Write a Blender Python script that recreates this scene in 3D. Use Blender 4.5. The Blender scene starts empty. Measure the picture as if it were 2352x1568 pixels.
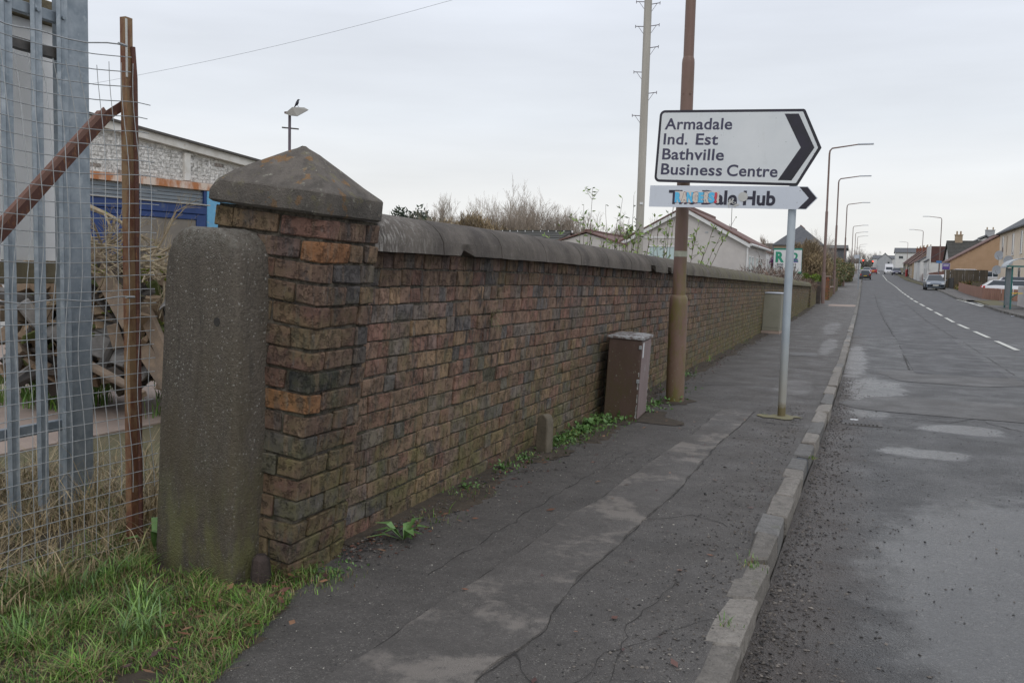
import bpy, math, random
import numpy as np
from mathutils import Vector, Matrix, noise
random.seed(7); np.random.seed(7)
R = random.uniform
S = bpy.context.scene
COL = S.collection
# ------------------------------------------------------------------ camera, world, sun, exposure
EYE = 1.35; FPX = 2100.0; PHI = 0.36543808671952355; TH = 0.07451081502977727; RHO = 0.022
_f = Vector((-math.sin(PHI)*math.cos(TH), math.cos(PHI)*math.cos(TH), -math.sin(TH)))
_r0 = Vector((math.cos(PHI), math.sin(PHI), 0)); _u0 = _r0.cross(_f)
_r = _r0*math.cos(RHO)+_u0*math.sin(RHO); _u = _u0*math.cos(RHO)-_r0*math.sin(RHO)
cd = bpy.data.cameras.new('camera'); cam = bpy.data.objects.new('camera', cd); COL.objects.link(cam)
cd.sensor_width = 36; cd.lens = FPX/2352*36; cd.clip_start = 0.05; cd.clip_end = 6000
m = Matrix.Identity(4)
for i in range(3):
    m[i][0] = _r[i]; m[i][1] = _u[i]; m[i][2] = -_f[i]
m[2][3] = EYE
cam.matrix_world = m; S.camera = cam
W = bpy.data.worlds.new("World"); S.world = W; W.use_nodes = True
nt = W.node_tree; N = nt.nodes; L = nt.links; N.clear()
def nd(t, **k):
    n = N.new(t)
    for a, b in k.items(): setattr(n, a, b)
    return n
out = nd('ShaderNodeOutputWorld'); bg = nd('ShaderNodeBackground'); sky = nd('ShaderNodeTexSky')
sky.sky_type = 'NISHITA'; sky.sun_disc = False; sky.sun_elevation = math.radians(38); sky.sun_rotation = math.radians(200)
tc = nd('ShaderNodeTexCoord'); sep = nd('ShaderNodeSeparateXYZ'); L.new(tc.outputs['Generated'], sep.inputs[0])
ramp = nd('ShaderNodeValToRGB'); cr = ramp.color_ramp
cr.elements[0].position = 0.0; cr.elements[0].color = (.74, .735, .72, 1)
cr.elements[1].position = 1.0; cr.elements[1].color = (.73, .755, .82, 1)
for p, c in ((.03, (.76, .757, .745)), (.08, (.735, .74, .74)), (.16, (.655, .685, .725)), (.27, (.665, .70, .765)), (.42, (.71, .74, .82))):
    e = cr.elements.new(p); e.color = (*c, 1)
ab = nd('ShaderNodeMath', operation='ABSOLUTE'); L.new(sep.outputs[2], ab.inputs[0]); L.new(ab.outputs[0], ramp.inputs[0])
mp = nd('ShaderNodeMapping'); mp.inputs['Scale'].default_value = (1.1, 1.1, 7); L.new(tc.outputs['Generated'], mp.inputs[0])
nz = nd('ShaderNodeTexNoise'); nz.inputs['Scale'].default_value = 2.2; nz.inputs['Detail'].default_value = 6; L.new(mp.outputs[0], nz.inputs[0])
mr = nd('ShaderNodeMapRange'); mr.inputs[1].default_value = .3; mr.inputs[2].default_value = .7; mr.inputs[3].default_value = .905; mr.inputs[4].default_value = 1.05
L.new(nz.outputs[0], mr.inputs[0])
mul = nd('ShaderNodeVectorMath', operation='SCALE'); L.new(ramp.outputs[0], mul.inputs[0]); L.new(mr.outputs[0], mul.inputs['Scale'])
sm = nd('ShaderNodeVectorMath', operation='SCALE'); sm.inputs['Scale'].default_value = .09; L.new(sky.outputs[0], sm.inputs[0])
mix = nd('ShaderNodeMix', data_type='RGBA'); mix.inputs['Factor'].default_value = .95
L.new(sm.outputs[0], mix.inputs['A']); L.new(mul.outputs[0], mix.inputs['B'])
L.new(mix.outputs['Result'], bg.inputs[0]); bg.inputs[1].default_value = 1.17; L.new(bg.outputs[0], out.inputs[0])
sd = bpy.data.lights.new('sun', 'SUN'); sd.energy = .6; sd.angle = math.radians(25); sd.color = (1, .96, .9)
sun = bpy.data.objects.new('sun', sd); COL.objects.link(sun)
sun.rotation_euler = (math.radians(48), 0, math.radians(35))
S.view_settings.view_transform = 'Standard'; S.view_settings.look = 'None'; S.view_settings.exposure = 0.1; S.view_settings.gamma = 1
S.view_settings.use_curve_mapping = False
# ------------------------------------------------------------------ ground profile + survey helper
YS = [-50, 38, 80, 160, 200, 400, 520, 700, 3000]; ZS = [0, 0, .62, 1.65, 2.7, 6.1, 9.3, 12, 20]
def G(y): return float(np.interp(y, YS, ZS))
def ray(px, py): return _f+_r*((px-1176)/FPX)-_u*((py-784)/FPX)
def PT(px, py, D=None, Y=None, X=None):
    d = ray(px, py); t = D if D is not None else (Y/d.y if Y is not None else X/d.x)
    return Vector((0, 0, EYE))+d*t
# ------------------------------------------------------------------ mesh helpers
class MB:
    def __init__(s): s.v = []; s.f = []; s.c = []; s.m = []
    def add(s, vs, fs, col=None, mi=0):
        o = len(s.v); s.v.extend([tuple(v) for v in vs]); s.f.extend([tuple(i+o for i in f) for f in fs])
        s.c.extend([col]*len(fs)); s.m.extend([mi]*len(fs)); return s
    def box(s, x0, x1, y0, y1, z0, z1, col=None, mi=0, M=None):
        vs = [(x0,y0,z0),(x1,y0,z0),(x1,y1,z0),(x0,y1,z0),(x0,y0,z1),(x1,y0,z1),(x1,y1,z1),(x0,y1,z1)]
        if M is not None: vs = [M@Vector(v) for v in vs]
        return s.add(vs, [(3,2,1,0),(4,5,6,7),(0,1,5,4),(1,2,6,5),(2,3,7,6),(3,0,4,7)], col, mi)
    def cbox(s, x0, x1, y0, y1, z0, z1, b=.004, col=None, jit=0, M=None):
        # chamfered box: 24 verts
        vs = []
        X = (x0, x1); Y = (y0, y1); Z = (z0, z1); idx = {}
        for i in (0, 1):
            for j in (0, 1):
                for k in (0, 1):
                    sx, sy, sz = (1-2*i), (1-2*j), (1-2*k)
                    J = [R(-jit, jit) for _ in range(3)] if jit else (0, 0, 0)
                    for a in range(3):
                        p = [X[i]+J[0]+(b*sx if a != 0 else 0), Y[j]+J[1]+(b*sy if a != 1 else 0), Z[k]+J[2]+(b*sz if a != 2 else 0)]
                        idx[i, j, k, a] = len(vs); vs.append(p)
        F = []
        I = idx
        for i in (0, 1): q = [I[i,0,0,0], I[i,1,0,0], I[i,1,1,0], I[i,0,1,0]]; F.append(q if i else q[::-1])
        for j in (0, 1): q = [I[0,j,0,1], I[1,j,0,1], I[1,j,1,1], I[0,j,1,1]]; F.append(q[::-1] if j else q)
        for k in (0, 1): q = [I[0,0,k,2], I[1,0,k,2], I[1,1,k,2], I[0,1,k,2]]; F.append(q if k else q[::-1])
        for i in (0, 1):
            for j in (0, 1):
                q = [I[i,j,0,0], I[i,j,0,1], I[i,j,1,1], I[i,j,1,0]]; F.append(q if (i == j) else q[::-1])
        for i in (0, 1):
            for k in (0, 1):
                q = [I[i,0,k,0], I[i,0,k,2], I[i,1,k,2], I[i,1,k,0]]; F.append(q[::-1] if (i == k) else q)
        for j in (0, 1):
            for k in (0, 1):
                q = [I[0,j,k,1], I[0,j,k,2], I[1,j,k,2], I[1,j,k,1]]; F.append(q if (j == k) else q[::-1])
        for i in (0, 1):
            for j in (0, 1):
                for k in (0, 1):
                    q = [I[i,j,k,0], I[i,j,k,1], I[i,j,k,2]]; F.append(q[::-1] if (i+j+k) % 2 else q)
        if M is not None: vs = [M@Vector(v) for v in vs]
        return s.add(vs, F, col)
    def tube(s, pts, rad, n=6, col=None, caps=True, mi=0):
        pts = [Vector(p) for p in pts]; rs = rad if isinstance(rad, (list, tuple)) else [rad]*len(pts)
        rings = []; up = None
        for i, p in enumerate(pts):
            d = (pts[min(i+1, len(pts)-1)]-pts[max(i-1, 0)])
            if d.length < 1e-9: d = Vector((0, 0, 1))
            d.normalize()
            if up is None: up = Vector((0, 0, 1)) if abs(d.z) < .9 else Vector((1, 0, 0))
            a = d.cross(up)
            if a.length < 1e-6: a = d.orthogonal()
            a.normalize(); b = a.cross(d); up = b
            rings.append([p+(a*math.cos(2*math.pi*k/n)+b*math.sin(2*math.pi*k/n))*rs[i] for k in range(n)])
        vs = [v for r in rings for v in r]; F = []
        for i in range(len(pts)-1):
            for k in range(n):
                F.append((i*n+k, i*n+(k+1) % n, (i+1)*n+(k+1) % n, (i+1)*n+k))
        if caps: F.append(tuple(range(n))[::-1]); F.append(tuple((len(pts)-1)*n+k for k in range(n)))
        return s.add(vs, F, col, mi)
    def prism(s, poly, d0, d1, fn, col=None, mi=0):
        # poly: list of (a,b) CCW ; fn(a,b,d)->xyz
        n = len(poly); vs = [fn(a, b, d0) for a, b in poly]+[fn(a, b, d1) for a, b in poly]
        F = [tuple(range(n))[::-1], tuple(range(n, 2*n))]+[(i, (i+1) % n, n+(i+1) % n, n+i) for i in range(n)]
        return s.add(vs, F, col, mi)
    def build(s, name, mat=None, parent=None, smooth=False, loc=None, rot=None, mesh_only=False):
        me = bpy.data.meshes.new(name); me.from_pydata(s.v, [], s.f)
        mats = mat if isinstance(mat, (list, tuple)) else [mat]
        for x in mats:
            if x: me.materials.append(x)
        if len(mats) > 1: me.polygons.foreach_set('material_index', s.m)
        if any(c is not None for c in s.c):
            at = me.color_attributes.new('Col', 'FLOAT_COLOR', 'CORNER')
            cc = np.array([(c if c is not None else (.5, .5, .5)) for c in s.c], dtype=np.float32)
            tot = np.array([len(f) for f in s.f]); cc = np.repeat(cc, tot, axis=0)
            cc = np.concatenate([cc, np.ones((len(cc), 1), np.float32)], 1)
            at.data.foreach_set('color', cc.ravel())
        if smooth: me.polygons.foreach_set('use_smooth', [True]*len(me.polygons))
        if smooth == 'auto':
            me.set_sharp_from_angle(angle=math.radians(35))
        me.update()
        if mesh_only: return me
        return link(name, me, parent, loc, rot)
def link(name, me, parent=None, loc=None, rot=None):
    o = bpy.data.objects.new(name, me); COL.objects.link(o)
    if parent: o.parent = parent
    if loc is not None: o.location = loc
    if rot is not None: o.rotation_euler = rot
    return o
def tag(o, label=None, cat=None, group=None, kind=None):
    for k, v in (('label', label), ('category', cat), ('group', group), ('kind', kind)):
        if v: o[k] = v
    return o
def thing(name, label, cat, loc=(0, 0, 0), rot=(0, 0, 0), group=None):
    o = bpy.data.objects.new(name, None); COL.objects.link(o); o.location = loc; o.rotation_euler = rot
    o.empty_display_size = .1
    return tag(o, label, cat, group)
def children(o): return [c for c in COL.objects if c.parent == o]
def copy_tree(o, loc=None, rot=None, label=None, parent=None, kids=None):
    c = o.copy(); COL.objects.link(c); c.parent = parent
    if loc is not None: c.location = loc
    if rot is not None: c.rotation_euler = rot
    if label: c['label'] = label
    for ch in (kids or KIDS(o)): copy_tree(ch, parent=c)
    return c
def KIDS(o): return list(o.children)
# ------------------------------------------------------------------ materials
def lin(r, g, b):
    f = lambda c: (c/255/12.92) if c/255 <= .04045 else ((c/255+.055)/1.055)**2.4
    return (f(r), f(g), f(b))
class NT:
    def __init__(s, name):
        s.mat = bpy.data.materials.new(name); s.mat.use_nodes = True; s.t = s.mat.node_tree; s.n = s.t.nodes; s.l = s.t.links
        s.b = s.n['Principled BSDF']; s.geo = None
    def node(s, t, **k):
        n = s.n.new(t)
        for a, b in k.items(): setattr(n, a, b)
        return n
    def set(s, inp, v):
        if isinstance(v, bpy.types.NodeSocket): s.l.new(v, inp)
        elif isinstance(v, tuple) and len(v) == 3 and inp.type == 'RGBA': inp.default_value = (*v, 1)
        else: inp.default_value = v
    def pos(s):
        if not s.geo: s.geo = s.node('ShaderNodeNewGeometry')
        return s.geo.outputs['Position']
    def obj(s): return s.node('ShaderNodeTexCoord').outputs['Object']
    def noise(s, scale, detail=4, rough=.55, vec=None, stretch=None, dist=0):
        v = vec or s.pos()
        if stretch:
            mpn = s.node('ShaderNodeMapping'); mpn.inputs['Scale'].default_value = stretch; s.l.new(v, mpn.inputs[0]); v = mpn.outputs[0]
        n = s.node('ShaderNodeTexNoise'); n.inputs['Scale'].default_value = scale; n.inputs['Detail'].default_value = detail
        n.inputs['Roughness'].default_value = rough; n.inputs['Distortion'].default_value = dist; s.l.new(v, n.inputs[0]); return n.outputs[0]
    def voro(s, scale, feature='F1', vec=None, out='Distance'):
        n = s.node('ShaderNodeTexVoronoi'); n.feature = feature; n.inputs['Scale'].default_value = scale; s.l.new(vec or s.pos(), n.inputs[0]); return n.outputs[out]
    def rng(s, v, a, b, c=0., d=1., smooth=False):
        n = s.node('ShaderNodeMapRange'); s.l.new(v, n.inputs[0])
        if smooth: n.interpolation_type = 'SMOOTHSTEP'
        for i, x in enumerate((a, b, c, d)): s.set(n.inputs[i+1], x)
        return n.outputs[0]
    def mix(s, f, a, b, mode='MIX'):
        n = s.node('ShaderNodeMix', data_type='RGBA', blend_type=mode); s.set(n.inputs['Factor'], f); s.set(n.inputs['A'], a); s.set(n.inputs['B'], b); return n.outputs['Result']
    def math(s, op, a, b=0., clamp=False):
        n = s.node('ShaderNodeMath', operation=op); n.use_clamp = clamp; s.set(n.inputs[0], a); s.set(n.inputs[1], b); return n.outputs[0]
    def attr(s, name='Col'):
        n = s.node('ShaderNodeAttribute', attribute_name=name); return n.outputs['Color']
    def z(s):
        n = s.node('ShaderNodeSeparateXYZ'); s.l.new(s.pos(), n.inputs[0]); return n.outputs[2]
    def xyz(s):
        n = s.node('ShaderNodeSeparateXYZ'); s.l.new(s.pos(), n.inputs[0]); return n.outputs
    def bump(s, h, strength=.5, dist=.01, prev=None):
        n = s.node('ShaderNodeBump'); n.inputs['Strength'].default_value = strength; n.inputs['Distance'].default_value = dist; s.l.new(h, n.inputs['Height'])
        if prev: s.l.new(prev, n.inputs['Normal'])
        return n.outputs[0]
    def done(s, col=None, rough=.8, nrm=None, metal=0, spec=None, **k):
        if col is not None: s.set(s.b.inputs['Base Color'], col)
        s.set(s.b.inputs['Roughness'], rough); s.set(s.b.inputs['Metallic'], metal)
        if nrm: s.l.new(nrm, s.b.inputs['Normal'])
        if spec is not None: s.set(s.b.inputs['Specular IOR Level'], spec)
        for a, b in k.items(): s.set(s.b.inputs[a], b)
        return s.mat
def pm(name, a, b=None, scale=6, rough=.8, bscale=None, bstr=.3, metal=0, spec=None, thr=(.35, .65), c=None, cthr=(.55, .7), cscale=3, stretch=None):
    t = NT(name); col = a
    if b: col = t.mix(t.rng(t.noise(scale, 5, .6, stretch=stretch), *thr), a, b)
    if c: col = t.mix(t.rng(t.noise(cscale, 6, .65, stretch=stretch), *cthr), col, c)
    n = t.bump(t.noise(bscale, 4, .6), bstr, .01) if bscale else None
    return t.done(col, rough, n, metal, spec)
def vcm(name, rough=.8, bscale=None, bstr=.3, var=.25, trans=0, spec=None):
    t = NT(name); a = t.attr(); v = t.rng(t.noise(9, 4, .6), .3, .7, 1-var, 1+var)
    mm = t.node('ShaderNodeVectorMath', operation='SCALE'); t.l.new(a, mm.inputs[0]); t.l.new(v, mm.inputs['Scale'])
    n = t.bump(t.noise(bscale, 4, .6), bstr, .01) if bscale else None
    return t.done(mm.outputs[0], rough, n, spec=spec, **({'Subsurface Weight': 0.0}))
def brick_mat(name, painted=False, white=False):
    t = NT(name); a = t.attr()
    v = t.rng(t.noise(14, 6, .65), .3, .7, .62, 1.3)
    mm = t.node('ShaderNodeVectorMath', operation='SCALE'); t.l.new(a, mm.inputs[0]); t.l.new(v, mm.inputs['Scale']); col = mm.outputs[0]
    if not white:
        st = t.noise(1.6, 4, .6, stretch=(11, 11, 1.6))
        col = t.mix(t.rng(st, .55, .64, 0, .7), col, (.085, .076, .072))
        col = t.mix(t.rng(st, .45, .38, 0, .5), col, (.24, .165, .11))
        # kiln-blackened patches, pale salt streaks, dark pits
        col = t.mix(t.rng(t.noise(9, 5, .7, stretch=(1, 1, .6)), .56, .66, 0, .75), col, (.055, .05, .052))
        col = t.mix(t.rng(t.noise(30, 5, .7, stretch=(1, 1, .25)), .60, .72, 0, .55), col, (.30, .28, .26))
        col = t.mix(t.rng(t.noise(70, 3, .6), .64, .72, 0, .8), col, (.04, .035, .03))
        z = t.z(); g = t.math('MULTIPLY', t.rng(z, .0, 1.0, 1, 0), t.rng(t.noise(5, 6, .7), .36, .62))
        g2 = t.math('MULTIPLY', t.rng(t.noise(2.2, 5, .7), .5, .64), .38)
        y = t.xyz()[1]; far = t.rng(y, 11, 22, 0, .6)
        g = t.math('ADD', t.math('ADD', g, g2), t.math('MULTIPLY', far, t.rng(t.noise(3, 5, .7), .35, .6)), clamp=True)
        col = t.mix(t.rng(t.noise(1.9, 5, .65, stretch=(1, 1, 1.3)), .50, .70, 0, .5), col, (.055, .048, .042))
        col = t.mix(t.math('MULTIPLY', g, .78), col, t.mix(t.noise(25, 3), (.10, .105, .030), (.21, .19, .075)))
    else:
        col = t.mix(t.rng(t.noise(4, 6, .7), .5, .7, 0, .35), col, (.45, .42, .36))
    h = t.math('ADD', t.math('MULTIPLY', t.noise(35, 6, .7), .6), t.math('MULTIPLY', t.noise(160, 3, .6), .4))
    h = t.math('ADD', h, t.math('MULTIPLY', t.rng(t.noise(22, 5, .75), .60, .52), .9))
    return t.done(col, .82, t.bump(h, .9, .016), spec=.35)
M = {}
M['brick'] = brick_mat('old_brick'); M['wbrick'] = brick_mat('painted_brick', white=True)
def mortar_mat():
    t = NT('mortar'); z = t.z()
    col = t.mix(t.rng(t.noise(20, 5, .7), .4, .62), (.045, .038, .032), (.17, .145, .115))
    col = t.mix(t.math('MULTIPLY', t.rng(z, .0, 1.2, .7, 0.1), t.rng(t.noise(8), .4, .6)), col, (.06, .07, .02))
    return t.done(col, .95, t.bump(t.noise(60, 5, .7), 1, .02))
M['mortar'] = mortar_mat()
def coping_mat():
    t = NT('weathered_coping')
    col = t.mix(t.rng(t.noise(4, 6, .65), .35, .65), (.085, .074, .068), (.165, .145, .128))
    col = t.mix(t.rng(t.noise(45, 5, .7, stretch=(1, 1, .3)), .6, .75, 0, .7), col, (.30, .28, .26))
    y = t.xyz()[1]
    col = t.mix(t.math('MULTIPLY', t.rng(y, 9, 22, .05, .8), t.rng(t.noise(3, 5), .3, .6)), col, (.16, .15, .07))
    # pale lime run by the pillar
    col = t.mix(t.math('MULTIPLY', t.rng(y, 4.6, 4.0, 0, .8), t.rng(t.noise(22, 5, .7, stretch=(2, 2, .5)), .5, .62)), col, (.38, .36, .33))
    return t.done(col, .9, t.bump(t.math('ADD', t.noise(90, 5, .7), t.noise(12, 5, .7)), .8, .012), spec=.3)
M['coping'] = coping_mat()
def cap_mat():
    t = NT('cap_concrete')
    col = t.mix(t.rng(t.noise(7, 6, .7), .35, .65), (.095, .086, .076), (.21, .185, .16))
    col = t.mix(t.rng(t.noise(16, 6, .7), .56, .66, 0, .8), col, (.20, .18, .11))
    col = t.mix(t.rng(t.noise(26, 5, .7), .60, .66, 0, .8), col, (.36, .35, .29))
    col = t.mix(t.rng(t.noise(13, 3, .5), .64, .67, 0, .7), col, (.27, .15, .06))
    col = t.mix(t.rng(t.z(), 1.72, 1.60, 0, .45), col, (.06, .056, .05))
    return t.done(col, .92, t.bump(t.math('ADD', t.noise(120, 4, .7), t.noise(14, 6, .7)), .9, .012), spec=.3)
M['cap'] = cap_mat()
def post_mat():
    t = NT('aggregate_concrete')
    ag = t.voro(150, out='Color'); sepc = t.node('ShaderNodeSeparateColor'); t.l.new(ag, sepc.inputs[0])
    col = t.mix(sepc.outputs[0], (.075, .066, .055), (.145, .127, .106))
    col = t.mix(t.rng(sepc.outputs[1], .968, .975, 0, .85), col, (.36, .35, .32))
    col = t.mix(t.rng(t.noise(5, 6, .7, stretch=(1, 1, .5)), .38, .62, 0, .55), col, (.125, .105, .082))
    col = t.mix(t.rng(t.noise(9, 6, .7, stretch=(1.5, 1.5, .25)), .52, .66, 0, .6), col, (.06, .054, .045))
    col = t.mix(t.math('MULTIPLY', t.rng(t.z(), 1.38, 1.52), t.rng(t.noise(30, 5, .7), .4, .6)), col, (.20, .19, .165))
    z = t.z(); x = t.xyz()[0]
    g = t.math('MULTIPLY', t.rng(z, .62, .1, 0, .85), t.rng(t.noise(9, 6, .7, stretch=(1, 1, .35)), .44, .6))
    col = t.mix(g, col, (.17, .17, .07))
    g3 = t.math('MULTIPLY', t.rng(z, 1.35, .5, 0, .7), t.rng(t.noise(4, 4, .6, stretch=(1, 1, .4)), .42, .6)); col = t.mix(t.math('MULTIPLY', g3, .7), col, (.085, .068, .035))
    h = t.math('ADD', t.math('MULTIPLY', t.voro(150), -.5), t.math('ADD', t.noise(18, 6, .7), t.noise(60, 4, .7)))
    return t.done(col, .85, t.bump(h, .9, .008), spec=.35)
M['post'] = post_mat()
def rust_mat(name, base, rustc, k=.5, galv=False):
    t = NT(name)
    col = t.mix(t.rng(t.noise(14, 6, .7, stretch=(1, 1, .3)), k-.08, k+.08), base, rustc)
    col = t.mix(t.rng(t.noise(40, 5, .7, stretch=(1, 1, .4)), .55, .7, 0, .6), col, (.33, .16, .06))
    return t.done(col, .7, t.bump(t.noise(60, 5, .7), .4, .006), spec=.4)
M['rust'] = rust_mat('rusty_steel', (.15, .065, .038), (.25, .165, .09))
M['rust2'] = rust_mat('rusty_brown_paint', (.085, .036, .026), (.12, .045, .03), .6)
def galv_mat():
    t = NT('galvanised_steel')
    v = t.voro(38, out='Color'); sc_ = t.node('ShaderNodeSeparateColor'); t.l.new(v, sc_.inputs[0])
    big = t.noise(13, 4, .6)
    col = t.mix(t.rng(big, .35, .65), (.21, .25, .285), (.31, .35, .385))
    col = t.mix(t.rng(t.noise(22, 2, .5, stretch=(1, 1, .7)), .62, .68, 0, .45), col, (.40, .44, .47))
    return t.done(col, t.rng(sc_.outputs[0], 0, 1, .42, .62), None, .35, spec=.5)
M['galv'] = galv_mat()
M['wire'] = pm('wire_steel', (.36, .38, .39), (.27, .28, .28), 30, .45, metal=.3)
M['whitesheet'] = pm('white_sheet', (.93, .93, .92), (.90, .90, .89), 3, .5)
M['timber'] = pm('weathered_timber', (.17, .14, .09), (.26, .22, .14), 12, .9, 40, .5, stretch=(1, 1, .2), c=(.08, .09, .03))
M['plank'] = pm('splintered_timber', (.24, .175, .12), (.155, .12, .09), 9, .9, 50, .6, c=(.12, .10, .08), cthr=(.55, .68))
M['greyboard'] = pm('grey_board', (.19, .18, .17), (.10, .095, .09), 7, .85, 40, .4)
M['dkboard'] = pm('dark_board', (.045, .04, .038), (.09, .07, .055), 7, .85, 40, .4)
M['bark'] = pm('mossy_bark', (.36, .30, .20), (.23, .18, .12), 20, .9, 60, .5, c=(.19, .22, .02), cthr=(.62, .68), cscale=9)
M['stumpw'] = pm('stump_wood', (.06, .042, .036), (.03, .022, .018), 15, .9, 60, .8, stretch=(1, 1, .15))
M['moss'] = pm('moss', (.16, .19, .015), (.09, .11, .01), 30, .95, 90, .9)
M['black'] = pm('black_plastic', (.018, .018, .02), (.03, .03, .03), 8, .5)
M['bird'] = pm('black_plumage', (.012, .012, .02), (.02, .02, .035), 20, .5)
M['lightgrey'] = pm('sign_backing', (.50, .53, .58), (.46, .49, .53), 4, .45)
def sign_mat(name, a, b, dirt=.25):
    t = NT(name); col = t.mix(t.rng(t.noise(2.5, 4, .6), .35, .65), a, b)
    col = t.mix(t.rng(t.noise(12, 6, .7, stretch=(1, 1, .4)), .58, .75, 0, dirt), col, (.40, .40, .36))
    col = t.mix(t.rng(t.noise(55, 2, .5), .745, .76, 0, .8), col, (.09, .09, .09))
    return t.done(col, .42, spec=.45)
M['signw'] = sign_mat('reflective_white', (.66, .69, .70), (.72, .745, .75))
M['signw2'] = sign_mat('white_aluminium', (.60, .64, .70), (.64, .68, .74), .15)
M['signk'] = pm('sign_black', (.022, .017, .035), (.012, .012, .016), 5, .4)
M['letter'] = pm('letter_navy', (.045, .045, .085), (.06, .055, .10), 8, .45)
M['letterk'] = pm('letter_black', (.015, .014, .028), (.03, .028, .05), 8, .45)
M['stk_paper'] = pm('sticker_paper', (.72, .66, .60), (.66, .60, .55), 20, .6)
M['stk_blue'] = pm('sticker_blue', (.10, .50, .80), (.13, .55, .82), 30, .5)
M['stk_cream'] = pm('sticker_cream', (.70, .62, .54), (.66, .58, .5), 30, .5)
M['stk_red'] = pm('sticker_red', (.68, .07, .09), (.6, .06, .08), 30, .5)
M['stk_dark'] = pm('sticker_outline', (.10, .03, .12), (.2, .05, .1), 30, .5)
M['disc'] = pm('sticker_disc', (.50, .50, .47), (.55, .55, .52), 12, .5)
def pole_brown(name, c1, c2, algae, zt):
    t = NT(name); col = t.mix(t.rng(t.noise(5, 5, .6, stretch=(1, 1, .3)), .35, .65), c1, c2)
    x = t.xyz(); g = t.rng(t.noise(7, 6, .7, stretch=(1, 1, .35)), .45, .60)
    g = t.math('MULTIPLY', g, t.rng(x[2], zt[0], zt[1], .95, .12)); g = t.math('ADD', g, t.rng(x[2], .9, .2, 0, .25), clamp=True)
    col = t.mix(t.math('MULTIPLY', g, .8), col, algae)
    col = t.mix(t.math('MULTIPLY', t.rng(t.noise(60, 5, .7, stretch=(1, 1, .5)), .62, .7), t.rng(x[2], 1.1, .2, .1, .9)), col, (.27, .30, .22))
    return t.done(col, .5, t.bump(t.noise(70, 4), .15, .005), spec=.4)
M['lampbrown'] = pole_brown('brown_painted_column', (.20, .125, .10), (.16, .10, .08), (.14, .125, .025), (.8, 2.4))
M['lampfar'] = pm('brown_column_paint', (.19, .125, .105), (.15, .10, .085), 4, .5)
M['cabinet'] = pole_brown('brown_cabinet_paint', (.10, .062, .052), (.075, .045, .035), (.075, .058, .025), (.2, .7))
M['cabtop'] = pm('flaked_paint', (.13, .10, .09), (.36, .37, .37), 22, .6, 60, .3, thr=(.45, .55))
M['flake'] = pm('bare_grp', (.42, .42, .40), (.30, .29, .27), 40, .7)
M['greycab'] = pm('grey_green_cabinet', (.22, .215, .165), (.26, .25, .20), 3, .55, c=(.14, .13, .08), cthr=(.58, .7))
def whitepole():
    t = NT('pale_galvanised_pole'); x = t.xyz()
    col = t.mix(t.rng(t.noise(9, 5, .6, stretch=(1, 1, .4)), .35, .65), (.36, .42, .47), (.45, .50, .53))
    col = t.mix(t.rng(x[2], .95, .25, 0, .75), col, (.33, .30, .235))
    col = t.mix(t.rng(t.math('ADD', x[2], t.math('MULTIPLY', t.noise(25, 3), .09)), .19, .13), col, (.17, .14, .07))
    return t.done(col, .5, None, .2)
M['whitepole'] = whitepole()
M['telepole'] = pm('weathered_pole', (.46, .435, .385), (.36, .34, .30), 10, .9, 60, .4, stretch=(1, 1, .08), c=(.10, .09, .07), cthr=(.63, .68), cscale=9)
M['band'] = pm('pale_band', (.42, .43, .34), (.30, .31, .24), 14, .7)
M['asph_far'] = None
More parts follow.
